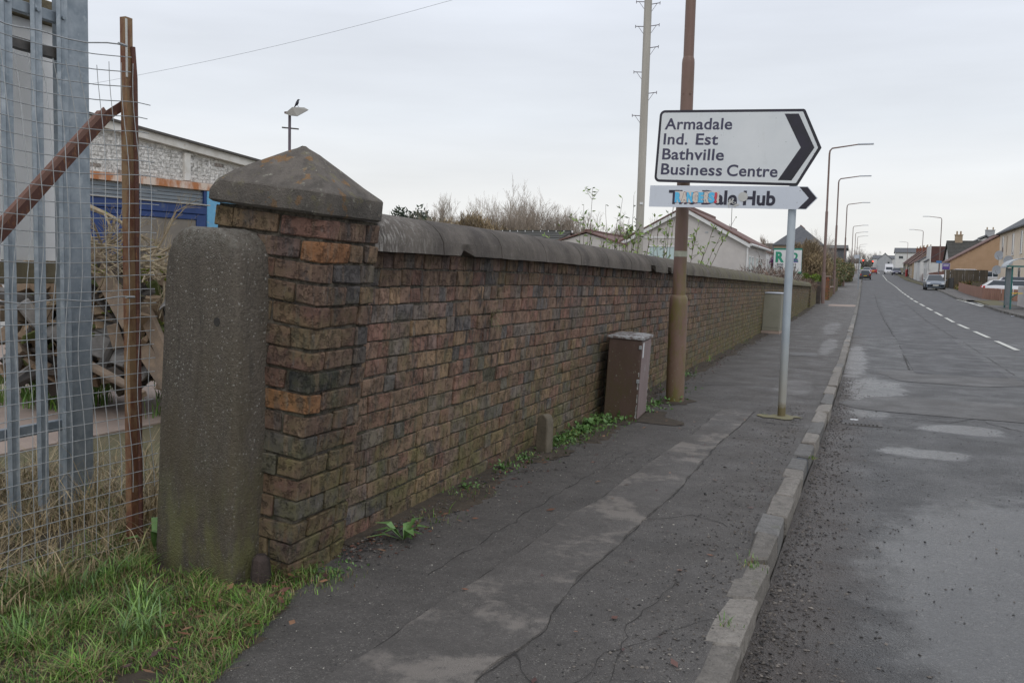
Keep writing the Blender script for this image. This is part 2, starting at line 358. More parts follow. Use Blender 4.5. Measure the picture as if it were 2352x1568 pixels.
# --- pavement tarmac
def tarmac(name, base1, base2, stone=.5, wet=(), rough=(.55, .85), fine=190, bstr=.8, pale=None, palethr=(.55, .6), far_smooth=True, coarse=None):
    t = NT(name); p = t.pos(); x = t.xyz()
    col = t.mix(t.rng(t.noise(1.6, 6, .62), .35, .65), base1, base2)
    col = t.mix(t.rng(t.noise(22, 5, .7), .4, .62, 0, .35), col, tuple(c*.55 for c in base1))
    v = t.voro(fine, out='Color'); sc_ = t.node('ShaderNodeSeparateColor'); t.l.new(v, sc_.inputs[0])
    col = t.mix(t.math('MULTIPLY', t.rng(sc_.outputs[0], 0, 1, -1, 1), .22, clamp=True), col, tuple(min(1, c*2.2) for c in base2))
    col = t.mix(t.math('MULTIPLY', t.rng(sc_.outputs[1], .955, .965), stone), col, (.36, .34, .30))
    col = t.mix(t.rng(t.noise(5, 6, .7), .46, .60, 0, .4), col, tuple(c*.72 for c in base1))
    if pale:
        pn = t.rng(t.math('ADD', t.math('MULTIPLY', t.noise(2.3, 2, .5, dist=.6), .62), t.math('MULTIPLY', t.noise(13, 6, .75), .38)), *palethr)
        col = t.mix(pn, col, pale)
    if coarse:
        e_ = t.math('ADD', x[0], t.math('MULTIPLY', t.noise(2.5, 5, .7), .55))
        col = t.mix(t.rng(e_, .42, .12, 0, .75), col, (.088, .070, .058))
    r = t.rng(t.noise(2.2, 5, .6), .35, .65, *rough)
    h = t.math('ADD', t.math('MULTIPLY', t.voro(fine), -1), t.noise(45, 5, .7))
    if coarse:
        hc = t.noise(38, 4, .75, stretch=(1, .8, 1)); h = t.math('ADD', h, t.math('MULTIPLY', hc, coarse))
    k = None
    for (cx, cy, rx, ry, amt, wob) in wet:
        mpn = t.node('ShaderNodeMapping'); mpn.inputs['Location'].default_value = (-cx/rx, -cy/ry, 0); mpn.inputs['Scale'].default_value = (1/rx, 1/ry, 0); t.l.new(p, mpn.inputs[0])
        ln = t.node('ShaderNodeVectorMath', operation='LENGTH'); t.l.new(mpn.outputs[0], ln.inputs[0])
        e = t.math('ADD', ln.outputs['Value'], t.math('MULTIPLY', t.math('SUBTRACT', t.noise(3.3, 4, .6), .5), wob))
        w = t.math('MULTIPLY', t.rng(e, 1.18, .78, 0, 1, True), amt)
        k = w if k is None else t.math('MAXIMUM', k, w)
    bs = t.node('ShaderNodeBump'); bs.inputs['Distance'].default_value = .012; t.l.new(h, bs.inputs['Height'])
    if k is not None:
        r = t.mix(k, r, (.10, .10, .10)); col = t.mix(t.math('MULTIPLY', k, .45), col, tuple(c*.8 for c in base1))
        st = t.rng(k, 0, 1, bstr, .03)
        t.l.new(st, bs.inputs['Strength'])
    else: bs.inputs['Strength'].default_value = bstr
    return t.done(col, r, bs.outputs[0], spec=.5)
M['pave'] = tarmac('pavement_tarmac', (.100, .092, .084), (.135, .124, .113), .5, wet=((-.75, 11.9, .22, .9, .25, 1.6), (-.62, 20, .16, 2.6, .35, 2.2), (-.8, 28, .22, 3.5, .3, 2.4)), rough=(.5, .8))
M['strip'] = tarmac('trench_patch_tarmac', (.096, .088, .080), (.130, .119, .108), .35, rough=(.5, .8), bstr=.6, pale=(.215, .193, .17), palethr=(.50, .585))
M['road'] = tarmac('road_tarmac', (.080, .079, .078), (.112, .109, .105), .35, wet=(
    (.95, 4.85, .85, 1.95, .72, 1.1), (.54, 8.45, .36, .25, .74, 1.3), (.96, 10.0, .42, .30, .72, 1.4), (.2, 13.2, .36, 1.6, .5, 1.5),
    (.12, 10.9, .2, .7, .45, 1.5), (-.1, 18, .2, 4, .45, 1.8), (2.6, 6.5, .7, 1.6, .3, 1.6)), rough=(.38, .62), fine=120, bstr=1.0, coarse=2.2)
M['roadfar'] = tarmac('road_tarmac_far', (.070, .069, .070), (.098, .095, .092), .0, rough=(.6, .8), fine=60, bstr=.25)
M['patch'] = tarmac('repair_patch', (.075, .071, .066), (.095, .09, .083), .3, rough=(.45, .65), fine=120, bstr=.5)
M['crack'] = pm('crack_dark', (.028, .026, .024), (.045, .041, .037), 30, .9)
M['kerb'] = None
def kerb_mat():
    t = NT('worn_kerbstone'); a = t.attr()
    v = t.rng(t.noise(16, 6, .7), .3, .7, .7, 1.3); mm = t.node('ShaderNodeVectorMath', operation='SCALE'); t.l.new(a, mm.inputs[0]); t.l.new(v, mm.inputs['Scale'])
    col = t.mix(t.rng(t.noise(50, 5, .7), .55, .68, 0, .6), mm.outputs[0], (.06, .055, .05))
    col = t.mix(t.rng(t.noise(6, 4, .7), .62, .72, 0, .4), col, (.08, .09, .03))
    return t.done(col, .7, t.bump(t.math('ADD', t.noise(28, 6, .7), t.math('MULTIPLY', t.noise(110, 4), .5)), 1, .018), spec=.4)
M['kerb'] = kerb_mat()
M['paint'] = pm('road_paint', (.60, .60, .54), (.36, .35, .32), 18, .6, thr=(.5, .7))
M['soil'] = pm('dark_soil', (.045, .036, .026), (.075, .058, .04), 14, .95, 60, 1)
M['terrain'] = pm('rough_ground', (.10, .095, .045), (.13, .11, .06), 2, .95, 12, .6)
M['slab'] = pm('pinkish_concrete', (.36, .28, .23), (.29, .23, .195), 2.5, .85, 30, .3)
M['foliage'] = vcm('foliage', .55, var=.35)
M['twigs'] = vcm('twigs', .85, var=.3)
M['stone'] = vcm('loose_stone', .8, 60, .5)
M['iron'] = pm('cast_iron', (.05, .048, .046), (.10, .09, .08), 20, .6)
M['glass'] = NT('window_glass').done((.035, .045, .055), .08, spec=.6)
M['glasspale'] = NT('net_curtain_glass').done((.46, .58, .58), .15, spec=.6)
M['upvc'] = pm('white_upvc', (.74, .74, .73), (.66, .66, .65), 6, .45)
M['roughcast'] = pm('pale_roughcast', (.50, .47, .45), (.56, .53, .505), 2.5, .9, 70, .5)
M['tile'] = pm('brown_rooftile', (.155, .085, .07), (.20, .125, .11), 5, .8, 40, .3)
M['tiledk'] = pm('dark_rooftile', (.05, .05, .045), (.075, .072, .062), 4, .8)
M['slate'] = pm('grey_slate', (.085, .09, .10), (.115, .118, .125), 3, .7)
M['orangeb'] = pm('orange_ridge', (.22, .085, .05), (.17, .07, .05), 5, .8)
M['tanwall'] = pm('tan_roughcast', (.40, .265, .16), (.45, .30, .19), 1.5, .9)
M['beige'] = pm('cream_render', (.78, .67, .54), (.72, .61, .48), 1.5, .9)
M['whitewall'] = pm('white_render', (.68, .68, .66), (.60, .60, .585), 1.5, .85)
M['greyrender'] = pm('grey_render', (.42, .43, .44), (.36, .37, .38), 1.5, .85)
M['sandstone'] = pm('sandstone', (.42, .33, .23), (.34, .26, .18), 2, .9)
M['brownclad'] = pm('brown_cladding', (.12, .055, .045), (.09, .045, .04), 3, .8)
M['fencebrown'] = pm('brown_fence_board', (.36, .20, .145), (.25, .135, .095), 5, .85, stretch=(1, 1, .2), c=(.13, .13, .04), cthr=(.6, .75))
M['fencegrey'] = pm('aged_fence_board', (.13, .105, .075), (.095, .08, .06), 5, .85, stretch=(1, 1, .2))
M['redbrick'] = brick_mat('red_brick')
M['bluepaint'] = pm('blue_paint', (.013, .038, .135), (.018, .048, .17), 6, .5, c=(.08, .10, .15), cthr=(.62, .7))
M['skyblue'] = pm('flaking_light_blue', (.13, .36, .58), (.16, .42, .62), 8, .6, c=(.45, .40, .33), cthr=(.6, .68), cscale=9)
M['shutter'] = pm('grey_shutter', (.17, .20, .23), (.21, .235, .255), 5, .55)
M['lintel'] = pm('rusted_lintel', (.62, .52, .44), (.42, .17, .07), 4, .8, thr=(.42, .58), stretch=(1, 1, .5))
M['fascia'] = pm('white_fascia', (.66, .65, .62), (.52, .50, .45), 4, .7, c=(.32, .20, .11), cthr=(.64, .72), cscale=7)
M['board'] = pm('dull_board', (.21, .19, .165), (.16, .145, .125), 3, .85)
M['green'] = pm('shelter_green', (.01, .11, .10), (.015, .13, .12), 4, .45)
M['shpanel'] = pm('shelter_panel', (.36, .38, .36), (.30, .32, .30), 4, .35)
M['shroof'] = pm('shelter_roof', (.36, .40, .42), (.30, .34, .36), 4, .35)
M['rubber'] = pm('tyre', (.02, .02, .02), (.03, .03, .03), 9, .85)
M['rim'] = pm('wheel_rim', (.35, .36, .37), (.25, .25, .26), 9, .35, metal=.6)
M['lens'] = NT('headlamp_lens').done((.72, .74, .76), .1, spec=.7)
M['redlens'] = NT('tail_lamp_lens').done((.45, .01, .012), .15, spec=.7)
M['platey'] = pm('yellow_plate', (.75, .50, .03), (.68, .46, .03), 5, .4)
M['platew'] = pm('white_plate', (.70, .70, .66), (.62, .62, .6), 5, .4)
def emis(name, c, s):
    t = NT(name); t.set(t.b.inputs['Emission Color'], c); t.b.inputs['Emission Strength'].default_value = s; return t.done((.05, .01, .01), .4)
M['redlight'] = emis('lit_red_signal', (1, .05, .02), 6); M['headon'] = emis('lit_headlight', (1, .97, .9), 5); M['amber'] = emis('lit_yellow_lamp', (1, .72, .1), 3)
def paint(name, c): return NT(name).done(c, .28, spec=.6, **{'Coat Weight': .4})
M['car_greyblue'] = paint('grey_blue_paint', (.13, .16, .20)); M['car_black'] = paint('black_paint', (.015, .016, .02)); M['car_white'] = paint('white_paint', (.72, .73, .75))
M['car_navy'] = paint('navy_paint', (.025, .025, .075)); M['car_red'] = paint('red_paint', (.40, .02, .025)); M['car_silver'] = paint('silver_paint', (.38, .42, .43))
M['signgreen'] = pm('estate_green', (.02, .26, .15), (.02, .30, .18), 5, .5); M['signwhite'] = pm('board_white', (.72, .73, .73), (.66, .67, .67), 5, .5); M['purple'] = pm('board_purple', (.09, .05, .25), (.11, .06, .28), 5, .5)
M['magenta'] = pm('magenta_flowers', (.30, .05, .30), (.40, .08, .38), 30, .8); M['blue'] = pm('blue_board', (.05, .18, .42), (.06, .2, .46), 5, .5)

# ================================================================== GROUND
def sheet(name, xs, ys, zf, mat, kind='structure', parent=None):
    b = MB(); nx = len(xs); vs = [(x if not callable(x) else x(y), y, zf(x if not callable(x) else x(y), y)) for y in ys for x in xs]
    fs = [(j*nx+i, j*nx+i+1, (j+1)*nx+i+1, (j+1)*nx+i) for j in range(len(ys)-1) for i in range(nx-1)]
    b.add(vs, fs); return tag(b.build(name, mat, parent), kind=kind)
YY = [-6, 0, 1, 2, 3, 4, 6, 8, 10, 14, 20, 28, 38, 45, 52, 60, 70, 80, 95, 110, 130, 145, 160, 170, 180, 190, 200, 230, 270, 320, 370, 400, 440, 480, 520, 600, 700, 1000, 3000]
def tz(x, y):
    g = G(y)
    if -.45 < x < 6.2: return g-.16
    if x > 8.6 and 56 < y < 96: return g-.3
    return g-.008
sheet('ground', [-2500, -600, -200, -80, -30, -12, -6, -3, -.46, -.44, 6.19, 6.21, 8.5, 8.7, 14, 30, 80, 300, 900, 2500], YY, tz, M['terrain'])
YP = [y for y in YY if y <= 480]
def kx(y): return float(np.interp(y, [0, 3.3, 5, 7, 9.8, 17, 56, 200, 480], [-.37, -.37, -.355, -.33, -.28, -.235, -.20, -.30, -.5]))
def kr(y): return float(np.interp(y, [0, 42, 48, 54, 64, 92, 105, 150, 205, 480], [6.3, 6.15, 5.95, 5.95, 5.6, 6.15, 6.6, 7.3, 7.2, 7.5]))
# pavement as uneven grid
ysn = list(np.arange(-3, 14, .16))+[14.5, 15.5, 17, 19, 22, 26, 31]+[y for y in YP if y >= 38]
def pz(x, y):
    g = G(y)
    if y < 30: g += .006*noise.noise(Vector((x*2.2, y*1.3, 3)))+.003*noise.noise(Vector((x*7, y*7, 1)))
    return g
xl = [(lambda y, k=k: -2.5+(kx(y)-.09+2.5)*k/9) for k in range(10)]
sheet('pavement', xl, ysn, pz, M['pave'])
def rz(x, y):
    g = G(y)-.10
    if y < 30: g += .008*noise.noise(Vector((x*.9, y*.7, 8)))+.002*noise.noise(Vector((x*6, y*6, 1)))
    return g
xr = [(lambda y, k=k: kx(y)+.005+(kr(y)-kx(y)-.01)*k/16) for k in range(17)]
sheet('road', xr, [y for y in ysn if y <= 26]+[26.01], rz, M['road'])
sheet('road', xr, [26.01, 31, 38]+[y for y in YP if y > 38], rz, M['roadfar'])
sheet('pavement', [lambda y: kr(y)+.1, lambda y: kr(y)+1.9], [y for y in np.arange(-6, 54, 3.)]+[53.5], lambda x, y: G(y), M['pave'])
sheet('pavement', [lambda y: kr(y)+.1, lambda y: kr(y)+1.45], [61.2]+[y for y in YP if y > 61.2], lambda x, y: G(y), M['pave'])
sheet('side_road', [5.5, 6.9, 7.6, 16, 40], [53.4, 57, 61.4], lambda x, y: G(y)+(-.094 if x < 7 else .007), M['roadfar'])
b = MB(); ysl = np.concatenate([np.arange(3.8, 14, .05), np.arange(14, 46, .4)]); vs = []
for y in ysl:
    w = .10+.13*(noise.noise(Vector((y*1.3, 0, 4)))+.5)+.05*noise.noise(Vector((y*9, 0, 4)))+(.12 if 7 < y < 9.6 else 0); w *= min(1, .25+(y-3.8)*1.6)
    for k, dz in ((0, .018), (.45, .016), (.85, .010), (1.0, -.004)): vs.append((-2.36+w*1.4*k+.02*(1 if k else 0), y, pz(-2.3, y)+dz+.006*noise.noise(Vector((y*12, k*5, 0)))))
b.add(vs, [(j*4+i, j*4+i+1, (j+1)*4+i+1, (j+1)*4+i) for j in range(len(ysl)-1) for i in range(3)])
tag(b.build('wall_foot_soil', M['soil']), kind='structure')
# trench strip with ragged edges, raised a few mm
LX = [(-1.63, 2.2), (-1.61, 2.49), (-1.57, 2.77), (-1.56, 3.3), (-1.52, 3.76), (-1.49, 4.3), (-1.48, 4.82), (-1.43, 5.2), (-1.42, 5.6), (-1.4, 6.3), (-1.36, 7.03), (-1.32, 7.8), (-1.3, 9.5)]
RX = [(-1.17, 2.2), (-1.14, 2.76), (-1.10, 2.96), (-1.07, 3.22), (-1.10, 3.38), (-1.125, 3.65), (-1.12, 3.88), (-1.09, 4.43), (-1.08, 4.96), (-1.04, 5.6), (-1.045, 6.3), (-1.05, 7.47), (-1.0, 8.4), (-.98, 9.5)]
def ipx(P, y): return float(np.interp(y, [p[1] for p in P], [p[0] for p in P]))
b = MB(); ys2 = np.arange(2.2, 9.5, .05); vs = []
for y in ys2:
    l = ipx(LX, y)+.012*noise.noise(Vector((y*4, 0, 0)))+.006*noise.noise(Vector((y*17, 0, 0))); r = ipx(RX, y)+.022*noise.noise(Vector((y*4, 9, 0)))+.01*noise.noise(Vector((y*15, 5, 0)))
    for x, dz in ((l-.002, -.01), (l, .007), (l*.6+r*.4, .008), (r, .009), (r+.002, -.01)): vs.append((x, y, pz(x, y)+dz))
b.add(vs, [(j*5+i, j*5+i+1, (j+1)*5+i+1, (j+1)*5+i) for j in range(len(ys2)-1) for i in range(4)])
tag(b.build('pavement_patch', M['strip']), kind='structure')
def ribbon(name, pts, w, zf, mat, wob=.01, step=.06, kind='structure', dz=.0025):
    b = MB(); P = []
    for (x0, y0), (x1, y1) in zip(pts, pts[1:]):
        n = max(2, int(math.hypot(x1-x0, y1-y0)/step))
        for i in range(n): P.append((x0+(x1-x0)*i/n, y0+(y1-y0)*i/n))
    P.append(pts[-1]); vs = []
    for i, (x, y) in enumerate(P):
        q = P[min(i+1, len(P)-1)]; p = P[max(i-1, 0)]; dx, dy = q[0]-p[0], q[1]-p[1]; l = math.hypot(dx, dy) or 1; nx, ny = -dy/l, dx/l
        o = wob*noise.noise(Vector((x*9, y*9, 2)))*2; ww = w*(.35+.9*abs(noise.noise(Vector((x*11, y*11, 7)))*2))/2
        x += nx*o; y += ny*o
        vs += [(x-nx*ww, y-ny*ww, zf(x-nx*ww, y-ny*ww)+dz), (x+nx*ww, y+ny*ww, zf(x+nx*ww, y+ny*ww)+dz)]
    b.add(vs, [(2*i, 2*i+2, 2*i+3, 2*i+1) for i in range(len(P)-1)]); return tag(b.build(name, mat), kind=kind)
ribbon('pavement_crack', [(x-.004, y) for x, y in LX], .005, pz, M['crack'], .006)
ribbon('pavement_crack', [(x+.004, y) for x, y in RX], .007, pz, M['crack'], .008)
for pts, w in (([(-.75, 2.3), (-.72, 2.9), (-.8, 3.4), (-.7, 4.0)], .004), ([(-.72, 2.9), (-.5, 2.95)], .0035), ([(-1.05, 4.95), (-.85, 5.15), (-.62, 5.0)], .008), ([(-1.75, 3.6), (-1.7, 5.5), (-1.6, 7.0)], .005),
               ([(-1.1, 2.96), (-.95, 2.75), (-.9, 2.3)], .006), ([(-1.2, 13), (-.9, 13.4), (-.5, 13.1)], .02), ([(-1.3, 16.9), (-.6, 16.6)], .02), ([(-1.0, 14.5), (-.45, 14.8)], .025), ([(-.9, 2.5), (-.8, 3.1), (-.5, 3.6)], .0035),
               ([(-1.9, 11.5), (-1.2, 11.9), (-.5, 11.6)], .014), ([(-.95, 8.95), (-.7, 8.8), (-.45, 8.75)], .016)):
    ribbon('pavement_crack', pts, w, pz, M['crack'], .02)
for pts, w in (([(.0, 10.35), (.45, 10.55), (.9, 10.4), (1.2, 10.9), (1.6, 11.2), (2.2, 11.0)], .02), ([(1.1, 11.3), (1.3, 10.5), (1.7, 9.9), (2.4, 9.6)], .014), ([(.75, 15), (.8, 20), (.85, 26)], .03), ([(1.3, 17), (1.2, 24)], .025), ([(2.3, 14), (2.35, 25)], .02)):
    ribbon('road_crack', pts, w, rz, M['crack'], .02)
ribbon('road_crack', [(.8, 26), (.7, 50), (.75, 70)], .028, lambda x, y: G(y)-.1, M['crack'], .03, .5, dz=.004)
ribbon('road_crack', [(2.3, 26.1), (2.2, 50), (2.1, 80)], .022, lambda x, y: G(y)-.1, M['crack'], .03, .5, dz=.004)
def blob(name, cx, cy, rx, ry, zf, mat, rot=0, wob=.15, n=40, dz=.004, sq=2.0):
    b = MB(); vs = [(cx, cy, zf(cx, cy)+dz)]; ca, sa = math.cos(rot), math.sin(rot)
    for rr in (.5, 1.):
        for i in range(n):
            a = 2*math.pi*i/n; c, s_ = math.cos(a), math.sin(a); q = (abs(c)**sq+abs(s_)**sq)**(-1/sq); k = rr*q*(1+wob*noise.noise(Vector((c*1.7+cx, s_*1.7+cy, 0)))*2+wob*.3*noise.noise(Vector((c*7, s_*7, cx))))
            x, y = c*k*rx, s_*k*ry; x, y = cx+x*ca-y*sa, cy+x*sa+y*ca; vs.append((x, y, zf(x, y)+dz))
    f = [(0, 1+i, 1+(i+1) % n) for i in range(n)]+[(1+i, 1+n+i, 1+n+(i+1) % n, 1+(i+1) % n) for i in range(n)]
    b.add(vs, f); return tag(b.build(name, mat), kind='structure')
blob('road_patch', 1.0, 11.6, 1.15, .75, rz, M['patch'], -.1, .1, sq=3.5)
blob('road_patch', 1.3, 15.4, 1.0, 1.0, rz, M['patch'], .1, .1, sq=4)
b = MB(); ysd = [15.8+.5*i for i in range(90)]; vs = []
for y in ysd:
    for x_ in (.82+.05*noise.noise(Vector((y*.8, 1, 1))), 1.5, 2.15+.07*noise.noise(Vector((y*.7, 4, 1)))): vs.append((x_, y, (rz(x_, y) if y < 26 else G(y)-.1)+.006))
b.add(vs, [(j*3+i, j*3+i+1, (j+1)*3+i+1, (j+1)*3+i) for j in range(len(ysd)-1) for i in range(2)])
tag(b.build('road_patch', tarmac('dark_resurfacing', (.056, .055, .056), (.078, .076, .074), .1, rough=(.5, .75), fine=80, bstr=.3)), kind='structure')
blob('pavement_patch', -1.0, 17.3, .27, .42, pz, M['patch'], .1, .05, sq=5)
for cx, cy, rx, ry in ((-1.87, 9.84, .22, .26), (-2.0, 8.6, .36, .52), (-2.15, 6.5, .16, .2)):
    b_ = blob('path_dirt', cx, cy, rx, ry, pz, M['soil'], .1, .45, dz=.005)
M['pad'] = pm('mossy_concrete_collar', (.17, .155, .11), (.24, .22, .10), 14, .9, 60, .6)
blob('post_collar', -.70, 9.26, .20, .15, pz, M['pad'], .1, .45, dz=.008)
# puddles of standing water
M['water'] = NT('puddle_water').done((.05, .052, .055), .06, spec=.5)
# road markings
def mark(x0, x1, y0, y1, dz=.004):
    return MB().add([(x0[0], y0, G(y0)-.1+dz+.008), (x0[1], y0, G(y0)-.1+dz+.008), (x1[1], y1, G(y1)-.1+dz+.008), (x1[0], y1, G(y1)-.1+dz+.008)], [(0, 1, 2, 3)])
def clx(y): return float(np.interp(y, [0, 22, 40, 60, 80, 100, 150, 200, 300, 400], [3.3, 3.2, 3.12, 2.85, 2.85, 3.05, 3.25, 3.42, 3.2, 3.2]))
rm = tag(bpy.data.objects.new('road_marking', None), kind='structure'); COL.objects.link(rm)
y = 13.2; k = 0
while y < 150:
    y1 = min(y+3.3, 150); o = mark((clx(y)-.06, clx(y)+.06), (clx(y1)-.06, clx(y1)+.06), y, y1).build('centre_dash', M['paint'], rm); y += 4.9 if y > 27 else 4.7
mark((clx(150)-.06, clx(150)+.06), (clx(200)-.06, clx(200)+.06), 152, 200).build('centre_line', M['paint'], rm)
mark((clx(230)-.06, clx(230)+.06), (3.1, 3.25), 232, 330).build('centre_line', M['paint'], rm)
for (xa, ya, xb, yb) in ((5.55, 64.0, 5.7, 59.5), (5.72, 59.0, 5.78, 56.3), (5.79, 56.0, 5.85, 53.6), (6.15, 58.6, 6.2, 55.6)):
    mark((xa-.09, xa+.09), (xb-.09, xb+.09), ya, yb, .012).build('give_way_line', M['paint'], rm)
# ------------------------------------------------------------------ kerb
kb = tag(bpy.data.objects.new('kerb', None), kind='structure'); COL.objects.link(kb)
js = [1.2, 1.9, 2.6, 3.36, 3.88, 4.42, 4.89, 5.35, 5.82, 6.44, 6.72, 7.15, 7.29, 7.85, 8.36, 9.08, 9.8, 10.49, 11.4, 12.31, 13.2, 14.11]
while js[-1] < 30: js.append(js[-1]+R(.75, .95))
for a, c in zip(js, js[1:]):
    g = R(.17, .28); tone = (g*1.05, g*.96, g*.84) if random.random() < .82 else (g*.88, g*.85, g*.8)
    wi = .120+R(-.006, .006); xa = kx((a+c)/2)+R(-.004, .004); dz = R(-.008, .006)
    if 7.1 < a < 7.2: tone = (.10, .11, .12); wi = .09; dz = -.02
    MB().cbox(-wi, 0, -(c-a)/2+.006, (c-a)/2-.006, -.19, .012, .010, tone, .011).build('kerb_stone', M['kerb'], kb, loc=(xa, (a+c)/2, dz), rot=(R(-.006, .006), R(-.015, .02), -math.atan2(kx(c)-kx(a), c-a)+R(-.01, .01)))
b = MB(); y = js[-1]
while y < 420:
    l = .915 if y < 120 else 6; g = R(.15, .22); x = kx(y); b.cbox(x-.13, x, y+.006, y+l-.006, G(y)-.2, G(y+l/2)+.01, .01, (g, g*.95, g*.86)); y += l
ko = b.build('kerb_run', M['kerb'], kb); ko['kind'] = 'stuff'
b = MB(); y = 20
while y < 420:
    l = .915 if y < 120 else 6
    if not (53.6 < y < 61): g = R(.14, .2); x = kr(y+l/2); b.cbox(x-.02, x+.12, y+.006, y+l-.006, G(y)-.2, G(y+l/2)+.012, .01, (g, g*.95, g*.86))
    y += l
ko = b.build('kerb_run', M['kerb'], kb); ko['kind'] = 'stuff'
# drain gully in the gutter
t = thing('drain_cover', 'small rusty slotted iron drain grate in the road gutter near the sign post', 'drain', (.05, 9.9, rz(.05, 9.9)+.004))
MB().box(-.19, .19, -.16, .16, -.03, .004).build('frame', M['iron'], t)
for i in range(9): MB().box(-.165+i*.037, -.148+i*.037, -.13, .13, .005, .014).build('grate_bar', M['iron'], t)

# ================================================================== BRICK PILLAR
def bcol():
    r = random.random()
    if r < .36: c = (.200, .128, .092)
    elif r < .62: c = (.195, .108, .082)
    elif r < .70: c = (.235, .155, .095)
    elif r < .80: c = (.120, .108, .103)
    elif r < .90: c = (.165, .135, .115)
    else: c = (.185, .125, .105)
    k = R(.80, 1.12)*1.30; return tuple(x*k for x in c)
CH = .0925
pil = thing('brick_pillar', 'leaning old brick gate pillar with a pyramid stone cap', 'brick pillar', (-2.245, 3.235, 0), (0, math.atan(.118), 0))
MB().box(-.545, -.015, .015, .45, -.05, CH*17).build('core', M['mortar'], pil)
for r in range(17):
    z0 = r*CH+R(-.002, .002); z1 = z0+CH-.012+R(-.002, .002)
    def pb(x0, x1, y0, y1, big=0):
        j = .0045; ox, oy = R(-.004, .004), R(-.005, .004)
        c = bcol()
        if r == 9 and big: c = (.03, .035, .038)
        c = tuple(q*.62 for q in c)
        if r in (8, 15) and big: c = (.27, .13, .06)
        MB().cbox(x0+ox, x1+ox, y0+oy, y1+oy, z0, z1, R(.003, .007), c, j).build('brick', M['brick'], pil)
    g = .011
    if r % 2 == 0:
        pb(-.222, 0, 0, .105, 1); pb(-.222-g-.222, -.222-g, 0, .105); pb(-.56, -.444-2*g, 0, .105)
        pb(-.105, 0, .105+g, .327+g); pb(-.105, 0, .327+2*g, .455)
    else:
        pb(-.11, 0, 0, .222, 1); pb(-.11-g-.222, -.11-g, 0, .105); pb(-.56, -.332-2*g, 0, .105)
        pb(-.105, 0, .222+g, .222+g+.105); pb(-.105, 0, .327+2*g, .455)
# cap: chipped fascia block with pyramid top
b = MB(); zc = CH*17; x0, x1, y0, y1 = -.58, .015, -.04, .455; n = 9
ring = []
def cnr(x, y, z, cut=.02): return (x, y, z)
def rect(x0, x1, y0, y1, z, m=8, rr=.02):
    P = []
    cs = [(x0, y0, 1, 1), (x1, y0, -1, 1), (x1, y1, -1, -1), (x0, y1, 1, -1)]
    for i, (cx, cy, sx, sy) in enumerate(cs):
        nx_, ny_ = cs[(i+1) % 4][:2]
        for k in range(m):
            t_ = k/m; P.append((cx+(nx_-cx)*t_, cy+(ny_-cy)*t_, z))
    out_ = []
    for (x, y, zz) in P:
        e = min(abs(x-x0), abs(x-x1))+min(abs(y-y0), abs(y-y1)); k = max(0, 1-e/.03)*rr*.5
        cxm, cym = (x0+x1)/2, (y0+y1)/2; x += (k if x < cxm else -k); y += (k if y < cym else -k)
        out_.append((x, y, zz))
    return out_
lv = [rect(x0+.012, x1-.012, y0+.012, y1-.012, zc+.002), rect(x0, x1, y0, y1, zc+.012), rect(x0, x1, y0, y1, zc+.05), rect(x0+.001, x1-.001, y0+.001, y1-.001, zc+.094), rect(x0+.006, x1-.006, y0+.006, y1-.006, zc+.101),
      rect(x0+.07, x1-.07, y0+.060, y1-.060, zc+.147), rect(x0+.15, x1-.15, y0+.128, y1-.128, zc+.203), rect(x0+.23, x1-.23, y0+.195, y1-.195, zc+.258), rect(x0+.285, x1-.285, y0+.24, y1-.24, zc+.288)]
vs = []
for q in lv:
    for (x, y, z) in q:
        k = noise.noise(Vector((x*9, y*9, z*9)))*.003+noise.noise(Vector((x*30, y*30, z*30)))*.002
        if x < x0+.06 and y < y0+.1 and z > zc+.08: x += .03
        vs.append((x+k, y-k, z+k))
m_ = len(lv[0]); fs = [(j*m_+i, j*m_+(i+1) % m_, (j+1)*m_+(i+1) % m_, (j+1)*m_+i) for j in range(len(lv)-1) for i in range(m_)]
fs.append(tuple(range(m_))[::-1]); fs.append(tuple((len(lv)-1)*m_+i for i in range(m_)))
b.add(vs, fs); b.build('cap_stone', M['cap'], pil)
# ================================================================== LONG BRICK WALL
LEAN = .068
wall = thing('brick_wall', 'long leaning brown brick wall with rounded coping beside the pavement', 'brick wall', (-2.335, 0, 0), (0, LEAN, 0))
Y0w, Y1w = 3.69, 43.2
def Hu(y): return 1.455-.0108*max(0, y-6)      # underside of coping
b = MB()
for a, c in zip(np.arange(Y0w, Y1w, 2.), list(np.arange(Y0w+2, Y1w, 2.))+[Y1w]):
    b.add([(-.010, a, -.06), (-.010, c, -.06), (-.010, c, Hu(c)), (-.010, a, Hu(a)), (-.26, a, -.06), (-.26, c, -.06), (-.26, c, Hu(c)), (-.26, a, Hu(a))], [(0, 1, 2, 3), (7, 6, 5, 4), (3, 2, 6, 7), (4, 0, 3, 7), (1, 5, 6, 2)])
b.build('core', M['mortar'], wall)
NC = 16; cand = []
for r in range(NC):
    y = Y0w+R(0, .2); 
    hdr = (r % 5 == 3)
    if r == NC-1: hdr = True
    while y < Y1w-.05:
        l = .107 if (hdr or random.random() < .22) else .222
        if random.random() < .05: l *= .8
        y2 = min(y+l, Y1w); h0 = Hu(y)/NC
        cand.append((y, r, y, y2, r*h0, (r+1)*h0-(R(.007, .012) if y < 20 else .013)))
        y = y2+R(.004, .008)
cand.sort(key=lambda c: c[0])
near = cand[:300]; rest = cand[300:]
